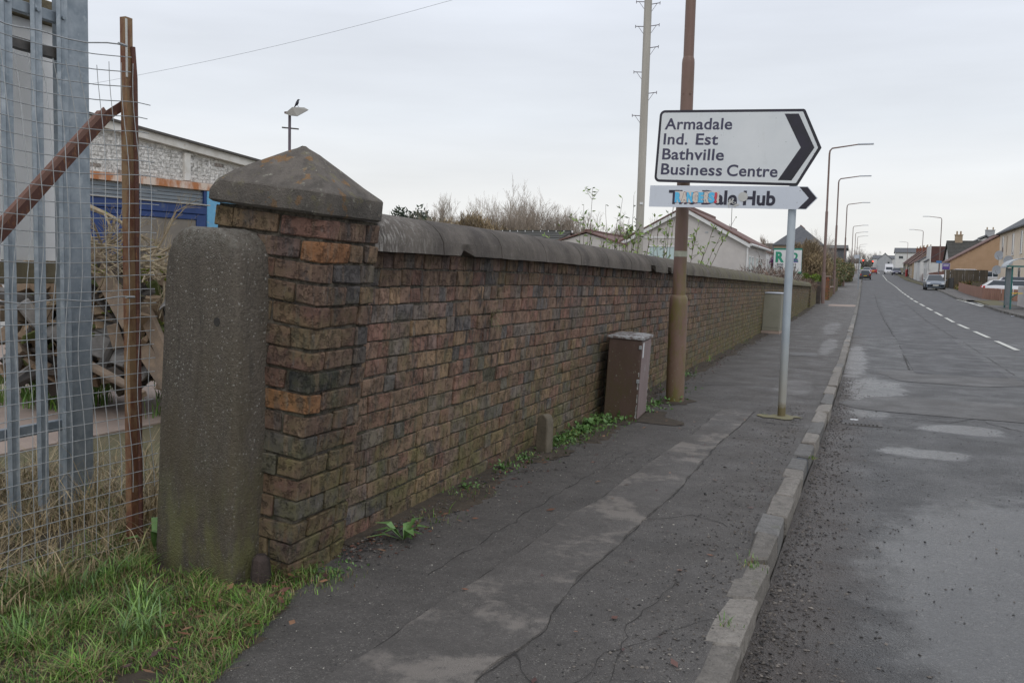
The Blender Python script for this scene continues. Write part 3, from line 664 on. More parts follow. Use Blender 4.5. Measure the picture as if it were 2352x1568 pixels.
for (_, r, a, c, z0, z1) in near:
    if (r == 7 and 5.45 < a < 5.55): continue
    col = bcol(); o = R(-.006, .004)
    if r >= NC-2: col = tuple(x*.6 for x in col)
    if 3.9 < a < 4.3 and r in (12, 11): col = (.36, .33, .30) if random.random() < .15 else col
    dz = R(-.003, .003)
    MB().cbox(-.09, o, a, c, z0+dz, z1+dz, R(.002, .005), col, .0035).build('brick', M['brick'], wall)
b = MB(); ys_b = []
for (_, r, a, c, z0, z1) in rest:
    col = bcol(); o = R(-.006, .004)
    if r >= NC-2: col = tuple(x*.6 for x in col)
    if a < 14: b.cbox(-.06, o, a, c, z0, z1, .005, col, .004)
    else:
        e = .008; x = o
        b.add([(x-e, a, z0), (x-e, c, z0), (x-e, c, z1), (x-e, a, z1), (x, a+e, z0+e), (x, c-e, z0+e), (x, c-e, z1-e), (x, a+e, z1-e), (-.05, a, z0), (-.05, c, z0), (-.05, c, z1), (-.05, a, z1)],
              [(4, 5, 6, 7), (0, 1, 5, 4), (1, 2, 6, 5), (2, 3, 7, 6), (3, 0, 4, 7), (8, 9, 1, 0), (9, 10, 2, 1), (10, 11, 3, 2), (11, 8, 0, 3)], col)
bw = b.build('brickwork', M['brick'], wall); bw['kind'] = 'stuff'
# coping stones: rounded, each its own piece
y = Y0w-.03; k = 0
while y < Y1w:
    l = R(.86, .95); y2 = min(y+l, Y1w+.04); zu0, zu1 = Hu(y), Hu(y2); n = 11; ny = 9
    gap = .006
    notch0 = (9.2 < y < 11.2); notch1 = (4.4 < y < 5.2)
    vs = []; 
    for j in range(ny):
        t_ = j/(ny-1); yy = y+gap+(y2-y-2*gap)*t_; zu = zu0+(zu1-zu0)*t_
        for i in range(n):
            a = math.pi*i/(n-1); cx = math.cos(a); sz = math.sin(a)
            x = -.13+.20*cx; z = zu-.006+.186*(sz**.85)
            q = noise.noise(Vector((x*4, yy*4, z*4)))*.004+noise.noise(Vector((x*21, yy*21, z*21)))*.002
            if i in (0,): 
                if notch1 and .25 < t_ < .45: z += .035; x -= .03
                if notch0 and t_ < .2: z += .085; x -= .07
            vs.append((x+q, yy, z+q))
    f = [(j*n+i, j*n+i+1, (j+1)*n+i+1, (j+1)*n+i) for j in range(ny-1) for i in range(n-1)]
    f = [q[::-1] for q in f]
    f.append(tuple(range(n))); f.append(tuple((ny-1)*n+i for i in range(n))[::-1])
    f += [(j*n, (j+1)*n, (j+1)*n+n-1, j*n+n-1) for j in range(ny-1)]
    MB().add(vs, f).build('coping_stone', M['coping'], wall, smooth='auto')
    y = y2; k += 1
# ================================================================== CONCRETE POST
b = MB(); out_ = [(-.245, -.12), (.245, -.12), (.235, .9), (.225, 1.36)]
P = [(-.262, -.1), (.262, -.1), (.255, .7), (.243, 1.33), (.235, 1.41), (.21, 1.465), (.165, 1.505), (.11, 1.518), (-.09, 1.518), (-.145, 1.505), (-.195, 1.465), (-.225, 1.40), (-.24, 1.32), (-.255, .7)]
cp = thing('concrete_post', 'thick dark concrete gatepost with rounded top beside the brick pillar', 'concrete post', (-2.655, 3.26, 0), (0, .052, math.radians(-13)))
b.prism([(x, z) for x, z in P], .12, -.12, lambda a, c, d: (a, d, c))
o = b.build('post_body', M['post'], cp)
bv = o.modifiers.new('bevel', 'BEVEL'); bv.width = .032; bv.segments = 3; bv.limit_method = 'ANGLE'; bv.angle_limit = math.radians(40)
o.data.polygons.foreach_set('use_smooth', [True]*len(o.data.polygons))
MB().tube([(.13, -.123, 1.13), (.13, -.10, 1.13)], [.02, .017], 8).build('bolt_hole', M['crack'], cp)
# wooden stump
t = thing('wooden_stump', 'short rotten wooden stump at the foot of the concrete post', 'stump', (-2.33, 3.17, 0))
b = MB(); n = 10
lv = [(.046, -.05), (.043, .06), (.036, .12), (.02, .14)]
vs = [((r_+.006*noise.noise(Vector((k*2, z*9, 0))))*math.cos(2*math.pi*k/n), (r_+.006*noise.noise(Vector((k*2, z*9, 4))))*math.sin(2*math.pi*k/n), z+.008*noise.noise(Vector((k, z, 0)))) for r_, z in lv for k in range(n)]
b.add(vs, [(j*n+i, j*n+(i+1) % n, (j+1)*n+(i+1) % n, (j+1)*n+i) for j in range(3) for i in range(n)]+[tuple(3*n+i for i in range(n))]); b.build('stump_body', M['stumpw'], t)
# small concrete marker post by the wall
def marker():
    b = MB(); P = [(-.055, -.06), (.055, -.06), (.052, .22), (.045, .265), (.028, .292), (0, .302), (-.028, .292), (-.045, .265), (-.052, .22)]
    b.prism(P, .04, -.04, lambda a, c, d: (a, d, c))
    return b
o = marker().build('marker_post', pm('marker_concrete', (.17, .145, .105), (.11, .095, .07), 8, .9, 60, .5, c=(.09, .1, .03)), smooth='auto', loc=(-2.20, 6.47, 0), rot=(0, .04, -.35)); bv = o.modifiers.new('bevel', 'BEVEL'); bv.width = .009; bv.segments = 2
tag(o, 'short rounded concrete marker post at the foot of the brick wall', 'marker post')
# ================================================================== BROWN CABINET
cab = thing('utility_cabinet', 'scuffed brown street cabinet with peeling edges beside the lamp column', 'cabinet', (-1.925, 8.29, -.01), (0, .045, math.radians(4)))
MB().cbox(-.305, 0, 0, .58, 0, .77, .006).build('body', M['cabinet'], cab)
MB().cbox(.002, .008, .025, .555, .03, .75, .002).build('door', pm('faded_brown_door', (.25, .19, .185), (.20, .15, .145), 6, .55, c=(.38, .37, .35), cthr=(.60, .68), cscale=10, stretch=(1, 1, .35)), cab)
b = MB(); b.add([(-.32, -.015, .77), (.02, -.015, .77), (.02, .60, .77), (-.32, .60, .77), (-.32, -.015, .79), (.02, -.015, .79), (.02, .60, .79), (-.32, .60, .79), (-.2, .1, .805), (-.04, .1, .805), (-.04, .5, .805), (-.2, .5, .805)],
              [(3, 2, 1, 0), (0, 1, 5, 4), (1, 2, 6, 5), (2, 3, 7, 6), (3, 0, 4, 7), (4, 5, 9, 8), (5, 6, 10, 9), (6, 7, 11, 10), (7, 4, 8, 11), (8, 9, 10, 11)]); b.build('lid', M['cabtop'], cab)
for z in (.70, .385): MB().cbox(-.02, .006, -.012, .012, z-.018, z+.018, .003).build('hinge', M['wire'], cab)
MB().cbox(.0085, .0105, .06, .12, .60, .74, .0005).build('label_plate', M['signw'], cab)
for z0, z1 in ((.02, .36),): 
    b = MB()
    for i in range(26):
        z = R(z0, z1+.1)**1; b.cbox(-.006-R(0, .006), .0015, -.0035, .0, z, z+R(.008, .03), .0005)
    b.build('paint_flakes', M['flake'], cab)['kind'] = 'stuff'
b = MB()
for i in range(24):
    z = R(.02, .7); b.cbox(.0085, .0105, .553-R(0, .012), .558, z, z+R(.01, .04), .0005)
b.build('paint_flakes', M['flake'], cab)['kind'] = 'stuff'
# grey-green cabinet
gc = thing('utility_cabinet', 'grey-green metal street cabinet against the mossy end of the wall', 'cabinet', (-1.90, 23.3, -.01), (0, .02, math.radians(-2)))
MB().cbox(-.42, 0, 0, .9, .08, .99, .008).build('body', M['greycab'], gc)
MB().cbox(-.40, -.02, -.008, -.002, .16, .96, .003).build('door', M['greycab'], gc)
MB().cbox(.002, .008, .03, .43, .12, .95, .003).build('door', M['greycab'], gc); MB().cbox(.002, .008, .46, .87, .12, .95, .003).build('door', M['greycab'], gc)
MB().cbox(-.44, .02, -.02, .92, .992, 1.02, .006).build('lid', M['lightgrey'], gc)
MB().box(-.43, .01, -.01, .91, -.03, .078).build('plinth', M['slab'], gc)
# ================================================================== LAMP COLUMN (near) and sign
lc = thing('lamp_column', 'tall brown painted lamp column with a wide mossy base beside the cabinet', 'lamp column', (-1.865, 9.87, 0), (0, .005, 0))
def lathe(prof, n=24, cx=0, cy=0):
    b = MB(); vs = [(cx+r*math.cos(2*math.pi*k/n), cy+r*math.sin(2*math.pi*k/n), z) for r, z in prof for k in range(n)]
    b.add(vs, [(j*n+i, j*n+(i+1) % n, (j+1)*n+(i+1) % n, (j+1)*n+i) for j in range(len(prof)-1) for i in range(n)]+[tuple((len(prof)-1)*n+i for i in range(n))]); return b
lathe([(.098, -.1), (.099, 1.05), (.097, 1.11), (.085, 1.145), (.072, 1.155)]).build('base_sleeve', M['lampbrown'], lc, smooth='auto')
lathe([(.071, 1.15), (.0665, 3.55)]).build('lower_shaft', M['lampbrown'], lc, smooth='auto')
lathe([(.0665, 3.55), (.0665, 3.60), (.064, 3.64), (.055, 3.67)]).build('collar', M['lampbrown'], lc, smooth='auto')
lathe([(.055, 3.66), (.050, 7.6)]).build('upper_shaft', M['lampbrown'], lc, smooth='auto')
lathe([(.0725, 1.565), (.0725, 1.625)]).build('tape_band', M['band'], lc, smooth='auto')
for s_ in (-1, 1): MB().tube([(.04*s_+.01, -.055, 3.28), (.04*s_+.01, -.068, 3.28)], .008, 8).build('bolt', M['lampbrown'], lc)
MB().tube([(0, 0, 7.6), (.05, 0, 7.8), (.3, 0, 7.9), (2.0, 0, 8.1)], [.045, .04, .035, .03], 8).build('outreach_arm', M['lampbrown'], lc)
MB().cbox(1.9, 2.5, -.09, .09, 8.08, 8.2, .02).build('lantern', M['lightgrey'], lc)
b = MB(); b.cbox(-.115, .115, -.13, -.02, .30, .95, .006)
sp = thing('sign_post', 'slim pale metal post holding the free end of the direction signs', 'sign post', (-.70, 9.31, 0), (0, .008, 0))
lathe([(.0385, -.1), (.0385, 2.88)], 20).build('pole', M['whitepole'], sp, smooth='auto'); lathe([(.040, 2.88), (.03, 2.90), (.005, 2.905)], 20).build('pole_cap', M['black'], sp, smooth='auto')
# signs
SA = math.radians(-8.0)
def sign_empty(name, label, uc, vc, tilt, off):
    o = thing(name, label, 'direction sign')
    ux = Vector((math.cos(SA), math.sin(SA), 0)); nrm = Vector((math.sin(SA), -math.cos(SA), 0))
    p = Vector((-.69, 9.24, 0))+ux*uc+Vector((0, 0, vc))+nrm*off
    X_ = (ux*math.cos(tilt)+Vector((0, 0, 1))*math.sin(tilt)); Z_ = (Vector((0, 0, 1))*math.cos(tilt)-ux*math.sin(tilt)); Y_ = Z_.cross(X_)
    mm = Matrix(((X_.x, Y_.x, Z_.x), (X_.y, Y_.y, Z_.y), (X_.z, Y_.z, Z_.z)))
    o.location = p; o.rotation_euler = mm.to_euler(); return o
FR = lambda a, c, d: (a, -d, c)            # local: x right, z up, -y toward viewer
def rounded(P, rads, seg=6):
    out_ = []
    n = len(P)
    for i in range(n):
        p = Vector(P[i]); r_ = rads[i]
        if r_ <= 0: out_.append(tuple(p)); continue
        a = (Vector(P[i-1])-p).normalized(); c = (Vector(P[(i+1) % n])-p).normalized()
        h = math.acos(max(-1, min(1, a.dot(c))))/2; t_ = r_/math.tan(h); ctr = p+(a+c).normalized()*(r_/math.sin(h)); s0 = p+a*t_-ctr; s1 = p+c*t_-ctr
        a0 = math.atan2(s0.y, s0.x); a1 = math.atan2(s1.y, s1.x); d = (a1-a0+math.pi) % (2*math.pi)-math.pi
        for k in range(seg+1): q = a0+d*k/seg; out_.append((ctr.x+r_*math.cos(q), ctr.y+r_*math.sin(q)))
    return out_
s1 = sign_empty('direction_sign', 'large white pointed sign reading Armadale Ind. Est Bathville Business Centre', -1.38, 2.685, math.radians(-3.2), 0)
H = .363
outer = rounded([(0, -H), (1.452, -H), (1.64, 0), (1.452, H), (0, H)], [.055, .03, .01, .03, .055])
inner = rounded([(.026, -H+.026), (1.436, -H+.026), (1.608, 0), (1.436, H-.026), (.026, H-.026)], [.032, .015, .005, .015, .032])
MB().prism(outer, -.004, 0, FR).build('backing_plate', M['signk'], s1)
MB().prism(inner, .0003, .0018, FR).build('white_panel', M['signw'], s1)
def scale_poly(P, k): return [(x*k, y*k) for x, y in P]
ch = [(1.265, .318), (1.398, .318), (1.575, 0), (1.392, -.313), (1.262, -.313), (1.448, 0)]
MB().prism(ch[::-1], .0021, .0032, FR).build('chevron', M['signk'], s1)
def text_mesh(body, size, x, z, width=None, bold=0.0, res=4, squash=None, spacing=1.0, depth=.0024):
    c = bpy.data.curves.new('t', 'FONT'); c.body = body; c.size = size; c.offset = bold; c.resolution_u = res; c.fill_mode = 'FRONT'; c.space_character = spacing
    o = bpy.data.objects.new('t', c); COL.objects.link(o); bpy.context.view_layer.update()
    dg = bpy.context.evaluated_depsgraph_get(); me = bpy.data.meshes.new_from_object(o.evaluated_get(dg)); bpy.data.objects.remove(o)
    xs = [v.co.x for v in me.vertices]; w = max(xs)-min(xs); mn = min(xs); sx = width/w if width else 1
    for v in me.vertices: v.co = Vector(((v.co.x-mn)*sx+x, -depth, v.co.y*(squash or 1)+z))
    return me
def text(body, size, x, z, mat, parent, width=None, bold=0.0, squash=None, spacing=1.0, depth=.0024, name='lettering'):
    me = text_mesh(body, size, x, z, width, bold, 4, squash, spacing, depth); me.materials.clear(); me.materials.append(mat)
    return link(name, me, parent)
for s_, x_, i, w in (('Armadale', .066, 0, .70), ('Ind.', .066, 1, .256), ('Est', .408, 1, .23), ('Bathville', .066, 2, .645), ('Business', .066, 3, .64), ('Centre', .754, 3, .50)):
    text(s_, .140, x_, .176-.1515*i-.005, M['letter'], s1, w, .0029, 1.12, spacing=1.04)
for q in ((.55, -.02), (.6, .34)): pass
s2 = sign_empty('direction_sign', 'narrow pale arrow sign reading The Dale Hub with a torn sticker', -1.443, 2.178, math.radians(-1.9), .002)
h = .109
arrow = [(0, -h), (1.588, -h), (1.688, 0), (1.588, h), (0, h)]
MB().prism(arrow, -.003, 0, FR).build('backing_plate', M['signw2'], s2)
MB().prism([(1.512, .103), (1.585, .103), (1.678, 0), (1.585, -.103), (1.512, -.103), (1.606, 0)][::-1], .0003, .0014, FR).build('arrowhead', M['signk'], s2)
for s_, x_, w in (('The', .208, .288), ('Dale', .558, .36), ('Hub', .979, .314)): text(s_, .190, x_, -.072, M['letterk'], s2, w, .0062, 1.0, 1.0)
MB().box(.272, .735, -.0042, -.003, -.062, .052).build('sticker', M['stk_paper'], s2)
cx_ = [('R', .275, M['stk_blue']), ('A', .343, M['stk_cream']), ('N', .398, M['stk_blue']), ('G', .457, M['stk_cream']), ('E', .517, M['stk_blue']), ('R', .572, M['stk_cream']), ('S', .624, M['stk_blue']), ('!', .688, M['stk_red'])]
for c_, x_, m_c in cx_:
    wd = .068 if c_ != '!' else .026
    text(c_, .135, x_-.004, -.056, M['stk_dark'], s2, wd+.009, .012 if m_c is M['stk_cream'] else .007, depth=.0050)
    text(c_, .127, x_+.001, -.052, m_c, s2, wd, .009, depth=.0062)
b = MB(); n = 24; b.prism([(.975+.048*math.cos(2*math.pi*k/n), .004+.046*math.sin(2*math.pi*k/n)) for k in range(n)], .003, .0045, FR).build('round_sticker', M['disc'], s2)
b = MB()
for i in range(16):
    x_, z_ = R(.83, .93), R(-.09, -.02); a = R(0, 3.1); l = R(.012, .03); w = R(.004, .012); dx, dz = math.cos(a)*l, math.sin(a)*l
    b.add([(x_-dx, -.0031-i*.0001, z_-dz), (x_+dz*.3, -.0031-i*.0001, z_-w), (x_+dx, -.0031-i*.0001, z_+dz), (x_-dz*.3, -.0031-i*.0001, z_+w)], [(0, 1, 2, 3)])
b.build('sticker_remnant', M['disc'], s2)
for o_, zz in ((lc, 0),):
    for z in (2.24, 2.9, 2.45): MB().box(-.03, .03, -.46, -.06, z-.012, z+.012).build('sign_bracket', M['wire'], lc)
# ================================================================== TELEGRAPH POLE
tp = thing('telegraph_pole', 'grey wooden telegraph pole with climbing steps behind the wall', 'telegraph pole', (-3.765, 16, 0), (0, .006, 0))
lathe([(.075, -.2), (.071, 1.7), (.067, 6.1), (.062, 8.4), (.03, 8.42)], 18).build('pole', M['telepole'], tp, smooth='auto')
M['purplem'] = pm('step_iron', (.13, .10, .13), (.10, .09, .10), 9, .6)
for z, s_ in ((5.68, -1), (5.68, 1), (5.31, 1), (4.90, -1), (4.53, 1), (4.15, -1), (6.1, -1), (6.05, 1)):
    r_ = .068; b = MB(); b.tube([(s_*r_, 0, z), (s_*(r_+.14), 0, z+.012)], .007, 6); b.tube([(s_*(r_+.09), 0, z+.005), (s_*(r_), 0, z-.12)], .004, 5); b.tube([(s_*(r_+.14), 0, z-.018), (s_*(r_+.142), 0, z+.035)], .006, 5)
    b.build('climbing_step', M['purplem'], tp)
MB().cbox(.0, .06, -.078, -.068, 2.60, 2.64, .002).build('pole_label', M['signwhite'], tp)
p0 = Vector((-3.765, 16, 7.1)); p1 = PT(330, 150, D=19)+(PT(330, 150, D=19)-p0)*.35
P = [p0.lerp(p1, i/16)+Vector((0, 0, -.25*math.sin(math.pi*i/16))) for i in range(17)]
tag(MB().tube(P, .0032, 4).build('overhead_cable', pm('cable_grey', (.32, .34, .36), (.3, .32, .34), 3, .6)), 'thin overhead cable crossing the sky from the telegraph pole', 'cable')
# ================================================================== PALISADE, WHITE SHEET, MESH, RUSTY POST
pf = thing('palisade_fence', 'tall galvanised steel palisade fence with flat pales and a wide end post', 'palisade fence', (-3.9, 3.0, 0))
def pale():
    b = MB(); pr = [(-.034, .014), (-.022, .0), (-.008, .008), (.008, .008), (.022, .0), (.034, .014)]
    pts = [(x, y) for y, x in [(p[0], -p[1]) for p in pr]]
    th = .003; top = 3.05
    for (a0, b0), (a1, b1) in zip(pr, pr[1:]):
        b.add([(-b0, a0, -.02), (-b1, a1, -.02), (-b1, a1, top), (-b0, a0, top), (-b0-th, a0, -.02), (-b1-th, a1, -.02), (-b1-th, a1, top), (-b0-th, a0, top)], [(0, 1, 2, 3), (7, 6, 5, 4), (0, 3, 7, 4), (1, 5, 6, 2), (3, 2, 6, 7)])
    return b.build('pale', M['galv'], mesh_only=True)
pme = pale()
for y in (-.35, -.19, -.03, .13, .302, .475, .632): link('pale', pme, pf, (0.02, y, 0))
for z in (2.60, 2.42, .5): 
    b = MB(); b.cbox(-.05, -.012, -1.2, .66, z-.028, z+.028, .003); b.build('rail', M['galv'] if z > 2.5 or z < 1 else M['iron'], pf)
for y in (.302, .475, .632): MB().tube([(.012, y, 2.60), (.024, y, 2.60)], .011, 8).build('bolt', M['galv'], pf)
b = MB(); b.box(-.10, .0, .668, .676, -.1, 3.2); b.box(-.008, 0, .676, .80, -.1, 3.2); b.box(-.10, .0, .80, .808, -.1, 3.2); b.build('end_post', M['galv'], pf)
wp = thing('white_hoarding', 'white sheet hoarding on weathered timber rails behind the palisade fence', 'hoarding', (-4.18, 2.2, 0))
MB().cbox(0, .02, 0, 1.62, 1.36, 2.62, .002).build('sheet', M['whitesheet'], wp)
MB().cbox(-.03, .06, 0, 1.66, 1.24, 1.355, .004).build('timber_rail', M['timber'], wp)
MB().cbox(-.03, .06, 0, 1.66, 2.625, 2.74, .004).build('timber_rail', M['timber'], wp)
MB().cbox(-.09, .0, 1.0, 1.09, 0, 2.95, .004).build('timber_stud', M['timber'], wp); MB().cbox(-.09, .0, .2, .29, 0, 2.95, .004).build('timber_stud', M['timber'], wp)
rp = thing('rusty_post', 'rusty steel channel post at the end of the wire mesh', 'post', (-3.175, 3.34, 0), (0, -.004, 0))
b = MB(); b.box(-.026, .008, -.022, -.016, -.1, 2.47); b.box(-.026, -.020, -.016, .02, -.1, 2.47); b.box(.002, .008, -.016, .02, -.1, 2.47); b.build('channel', M['rust'], rp)
b = MB(); b.tube([(.028, .015, -.1), (.027, .015, 1.2), (.024, .015, 2.2), (.016, .012, 2.34)], [.011]*4, 10); b.build('side_tube', M['rust2'], rp, smooth='auto')
b = MB(); b.cbox(.006, .0125, -.0235, -.0155, 2.2, 2.46, .0005); b.build('pale_tape', M['disc'], rp)
br = thing('diagonal_brace', 'brown rusty steel angle brace sloping up to the rusty post', 'brace')
A_ = Vector((-3.27, 2.30, 1.06)); B_ = Vector((-3.235, 3.34, 2.135)); A_ = B_+(Vector((-3.235, 2.68, 1.475))-B_)*1.9
d = (B_-A_).normalized(); side = Vector((1, 0, 0)); up_ = d.cross(side).normalized()*-1
if up_.z < 0: up_ = -up_
b = MB()
def slab(b, A, B, u, w0, w1, v, t0, t1):
    b.add([A+u*w0+v*t0, A+u*w1+v*t0, A+u*w1+v*t1, A+u*w0+v*t1, B+u*w0+v*t0, B+u*w1+v*t0, B+u*w1+v*t1, B+u*w0+v*t1], [(0, 1, 2, 3), (7, 6, 5, 4), (0, 4, 5, 1), (1, 5, 6, 2), (2, 6, 7, 3), (3, 7, 4, 0)])
slab(b, A_, B_-d*.14, up_, -.042, .0, side, .012, .018); b.build('vertical_leg', M['rust2'], br)
b = MB(); slab(b, A_, B_-d*.14, side, -.035, .018, up_, .0005, .006); slab(b, A_, B_-d*.14, side, .012, .018, up_, .0065, .022); b.build('upper_flange', pm('brown_flange', (.20, .105, .078), (.17, .088, .064), 8, .6), br)
b = MB(); slab(b, B_-d*.14, B_+Vector((.01, 0, -.03)), up_, -.042, .0, side, .008, .014); b.build('end_lug', M['rust2'], br)
wm = thing('wire_mesh', 'sagging square wire mesh panel tied to the rusty post', 'wire mesh')
def wz(y, z):
    k = max(0, (z-1.6)/.7)
    return -3.145+.02*math.sin(y*4)+.012*math.sin(z*5+y*2), y-.06*k*k*(1 if y < 3.1 else .3)+.008*math.sin(z*9+y*7), z-.05*math.sin(max(0, min(1, (y-2.3)/1.05))*math.pi)*max(0, (z-.8)/1.4)
ysw = np.arange(1.75, 3.45, .0635); zsw = np.arange(.06, 2.33, .0655)
for i, z in enumerate(zsw):
    ye = 3.345 if i % 3 else 3.42
    if i > 28: ye = 3.33
    ye = 3.43+R(-.01, .02) if i < 32 else 3.33
    P = [Vector(wz(y, z)) for y in np.arange(1.75, ye, .06)]+[Vector(wz(ye, z))]
    MB().tube(P, .0021, 4, caps=False).build('wire', M['wire'], wm)
for y in ysw:
    P = [Vector(wz(y, z))+Vector((.003, 0, 0)) for z in np.arange(.0 if y < 3.2 else .3, 2.31 if y < 3.36 else 1.95, .07)]
    MB().tube(P, .0021, 4, caps=False).build('wire', M['wire'], wm)
for z in (2.335, 1.205):
    P = [Vector(wz(y, z))+Vector((.004, 0, .006*math.sin(y*20))) for y in np.arange(1.75, 3.33, .05)]
    MB().tube(P, .003, 4, caps=False).build('line_wire', M['wire'], wm)
    MB().tube([P[-1]+Vector((0, -.05, 0)), P[-1]], .006, 6).build('wire_knot', M['wire'], wm)

# ================================================================== WHITE SHED
sh_c = Vector((-13.478, 15.380, 0)); sh = thing('brick_shed', 'low white painted brick shed with rusted lintel and blue shop front', 'shed', sh_c, (0, 0, math.radians(77)))
# local x along facade (s), local y away from camera
TOPZ = lambda s: 3.995-.107*s
MB().add([(-7, .12, -.2), (4.5, .12, -.2), (4.5, .12, TOPZ(4.5)-.18), (-7, .12, TOPZ(-7)-.18), (-7, 6, -.2), (4.5, 6, -.2), (4.5, 6, TOPZ(4.5)-.18), (-7, 6, TOPZ(-7)-.18)], [(0, 1, 2, 3), (7, 6, 5, 4), (3, 2, 6, 7), (0, 3, 7, 4), (1, 5, 6, 2)]).build('wall_core', M['whitewall'], sh)
b = MB(); z = 3.14; r = 0
while z < 4.75:
    s_ = -7+(.11 if r % 2 else 0)
    while s_ < 4.45:
        if z+.07 < TOPZ(s_+.1)-.19 and s_+.2 < 4.45:
            c = (.74, .73, .70) if random.random() > .02 else (.33, .29, .26)
            k = R(.9, 1.03); o = R(-.008, .006); b.cbox(s_, s_+.214, .098+o*.4, .13, z, z+.0725, .003, tuple(x*k for x in c), .004)
        s_ += .222
    z += .0765; r += 1
b.build('brickwork', M['wbrick'], sh)['kind'] = 'stuff'
MB().add([(-7, .112, 3.13), (4.45, .112, 3.13), (4.45, .112, TOPZ(4.45)-.19), (-7, .112, TOPZ(-7)-.19)], [(0, 1, 2, 3)]).build('painted_mortar', M['fascia'], sh)
MB().cbox(.28, .43, .02, .105, 3.14, 3.72, .01).build('pilaster', M['fascia'], sh)
b = MB(); b.add([(-7.1, -.04, TOPZ(-7)-.19), (4.6, -.04, TOPZ(4.5)-.19), (4.6, -.04, TOPZ(4.5)-.03), (-7.1, -.04, TOPZ(-7)-.03), (-7.1, .1, TOPZ(-7)-.19), (4.6, .1, TOPZ(4.5)-.19), (4.6, .1, TOPZ(4.5)-.03), (-7.1, .1, TOPZ(-7)-.03)], [(0, 1, 2, 3), (7, 6, 5, 4), (3, 2, 6, 7), (1, 0, 4, 5)]); b.build('fascia_board', M['fascia'], sh)
b = MB(); b.add([(-7.2, -.10, TOPZ(-7)-.026), (4.7, -.10, TOPZ(4.6)-.026), (4.7, -.10, TOPZ(4.6)+.02), (-7.2, -.10, TOPZ(-7)+.02), (-7.2, 6.1, TOPZ(-7)-.026), (4.7, 6.1, TOPZ(4.6)-.026), (4.7, 6.1, TOPZ(4.6)+.02), (-7.2, 6.1, TOPZ(-7)+.02)], [(0, 1, 2, 3), (7, 6, 5, 4), (3, 2, 6, 7), (1, 0, 4, 5)]); b.build('roof', M['iron'], sh)
MB().cbox(-7, 4.5, -.03, .11, 2.97, 3.12, .006).build('lintel', M['lintel'], sh)
b = MB()
for i in range(38): b.box(-2.6, .74, .05+.0, .085, .1+i*.075, .1+i*.075+.062)
b.build('roller_shutter', M['shutter'], sh)
MB().cbox(.74, .80, -.01, .115, 0, 2.965, .004).build('door_jamb', M['bluepaint'], sh); MB().cbox(.81, 1.12, -.02, .115, 0, 2.965, .004).build('door_jamb', M['skyblue'], sh)
MB().cbox(1.13, 4.5, -.0, .115, 0, 2.965, .004).build('wall_panel', M['skyblue'], sh)
MB().cbox(-7, -2.61, -.0, .115, 0, 2.965, .004).build('wall_panel', M['whitewall'], sh)
t = thing('shop_front', 'dark blue shop front frame standing before the grey roller shutter', 'shop front', sh_c, (0, 0, math.radians(77)))
MB().cbox(-2.6, .40, -.55, -.40, 2.42, 2.60, .01).build('header', M['bluepaint'], t); MB().cbox(-2.6, .46, -.58, -.38, 2.605, 2.63, .004).build('header_trim', M['flake'], t)
MB().cbox(.16, .36, -.53, -.42, .0, 2.415, .01).build('frame_post', M['bluepaint'], t); MB().cbox(-2.6, .155, -.53, -.43, 2.30, 2.415, .01).build('top_rail', M['bluepaint'], t)
MB().cbox(-1.5, .155, -.50, -.46, .4, 2.295, .004).build('infill_board', M['board'], t)
MB().cbox(-2.6, -1.51, -.53, -.43, .4, 2.295, .004).build('side_panel', M['bluepaint'], t); MB().cbox(-2.6, .155, -.53, -.43, .0, .395, .004).build('kick_panel', M['bluepaint'], t)
# concrete yard slab
tag(MB().box(-14, -5.6, 3.2, 14.5, -.05, .006).build('yard_slab', M['slab']), kind='structure')
# ------------------------------------------------------------------ debris heap
def plank(A, B, w, th, mat, label, roll=0.0, name='timber_plank', cat='plank', group=None):
    A, B = Vector(A), Vector(B); d = (B-A); l = d.length; q = d.to_track_quat('X', 'Z').to_matrix().to_4x4(); b = MB()
    b.cbox(0, l, -w/2, w/2, -th/2, th/2, min(.006, th*.2), None, .006)
    o = b.build(name, mat); o.matrix_world = Matrix.Translation(A)@q@Matrix.Rotation(roll, 4, 'X'); return tag(o, label, cat, group)
def Q(px, py, D): return PT(px, py, D=D)
plank(Q(196, 560, 8.2), Q(300, 740, 7.6), .16, .06, M['plank'], 'broad splintered plank leaning down behind the wire mesh', 1.2)
plank(Q(322, 690, 8.0), Q(392, 850, 7.6), .13, .05, M['plank'], 'upper sloping plank between the rusty post and concrete post', 1.2)
plank(Q(322, 790, 7.9), Q(400, 900, 7.5), .15, .05, M['plank'], 'lower sloping plank between the rusty post and concrete post', 1.2)
plank(Q(190, 830, 7.8), Q(330, 905, 7.2), .06, .05, M['plank'], 'narrow broken batten at the foot of the debris heap', .3)
plank(Q(120, 740, 8.0), Q(305, 812, 7.9), .3, .03, M['greyboard'], 'wide grey board lying across the debris heap', .9, 'grey_board', 'board')
plank(Q(180, 700, 8.1), Q(300, 770, 8.0), .25, .03, M['greyboard'], 'grey board tilted under the sloping plank', .6, 'grey_board', 'board')
plank(Q(240, 600, 8.0), Q(290, 690, 8.0), .14, .05, M['dkboard'], 'dark board standing upright in the branches', 1.0, 'dark_board', 'board')
plank(Q(258, 745, 7.8), Q(275, 800, 7.8), .10, .03, M['plank'], 'short brown board with two bolt holes', .9, 'short_board', 'board')
plank(Q(250, 830, 7.9), Q(330, 790, 7.9), .06, .04, M['greyboard'], 'thin grey batten crossing the heap', .2)
plank(Q(0, 760, 8.2), Q(110, 850, 8.0), .12, .05, M['plank'], 'rotten plank seen between the steel pales', .9)
plank(Q(20, 690, 8.4), Q(110, 720, 8.2), .10, .08, M['plank'], 'thick timber end seen between the steel pales', .3)
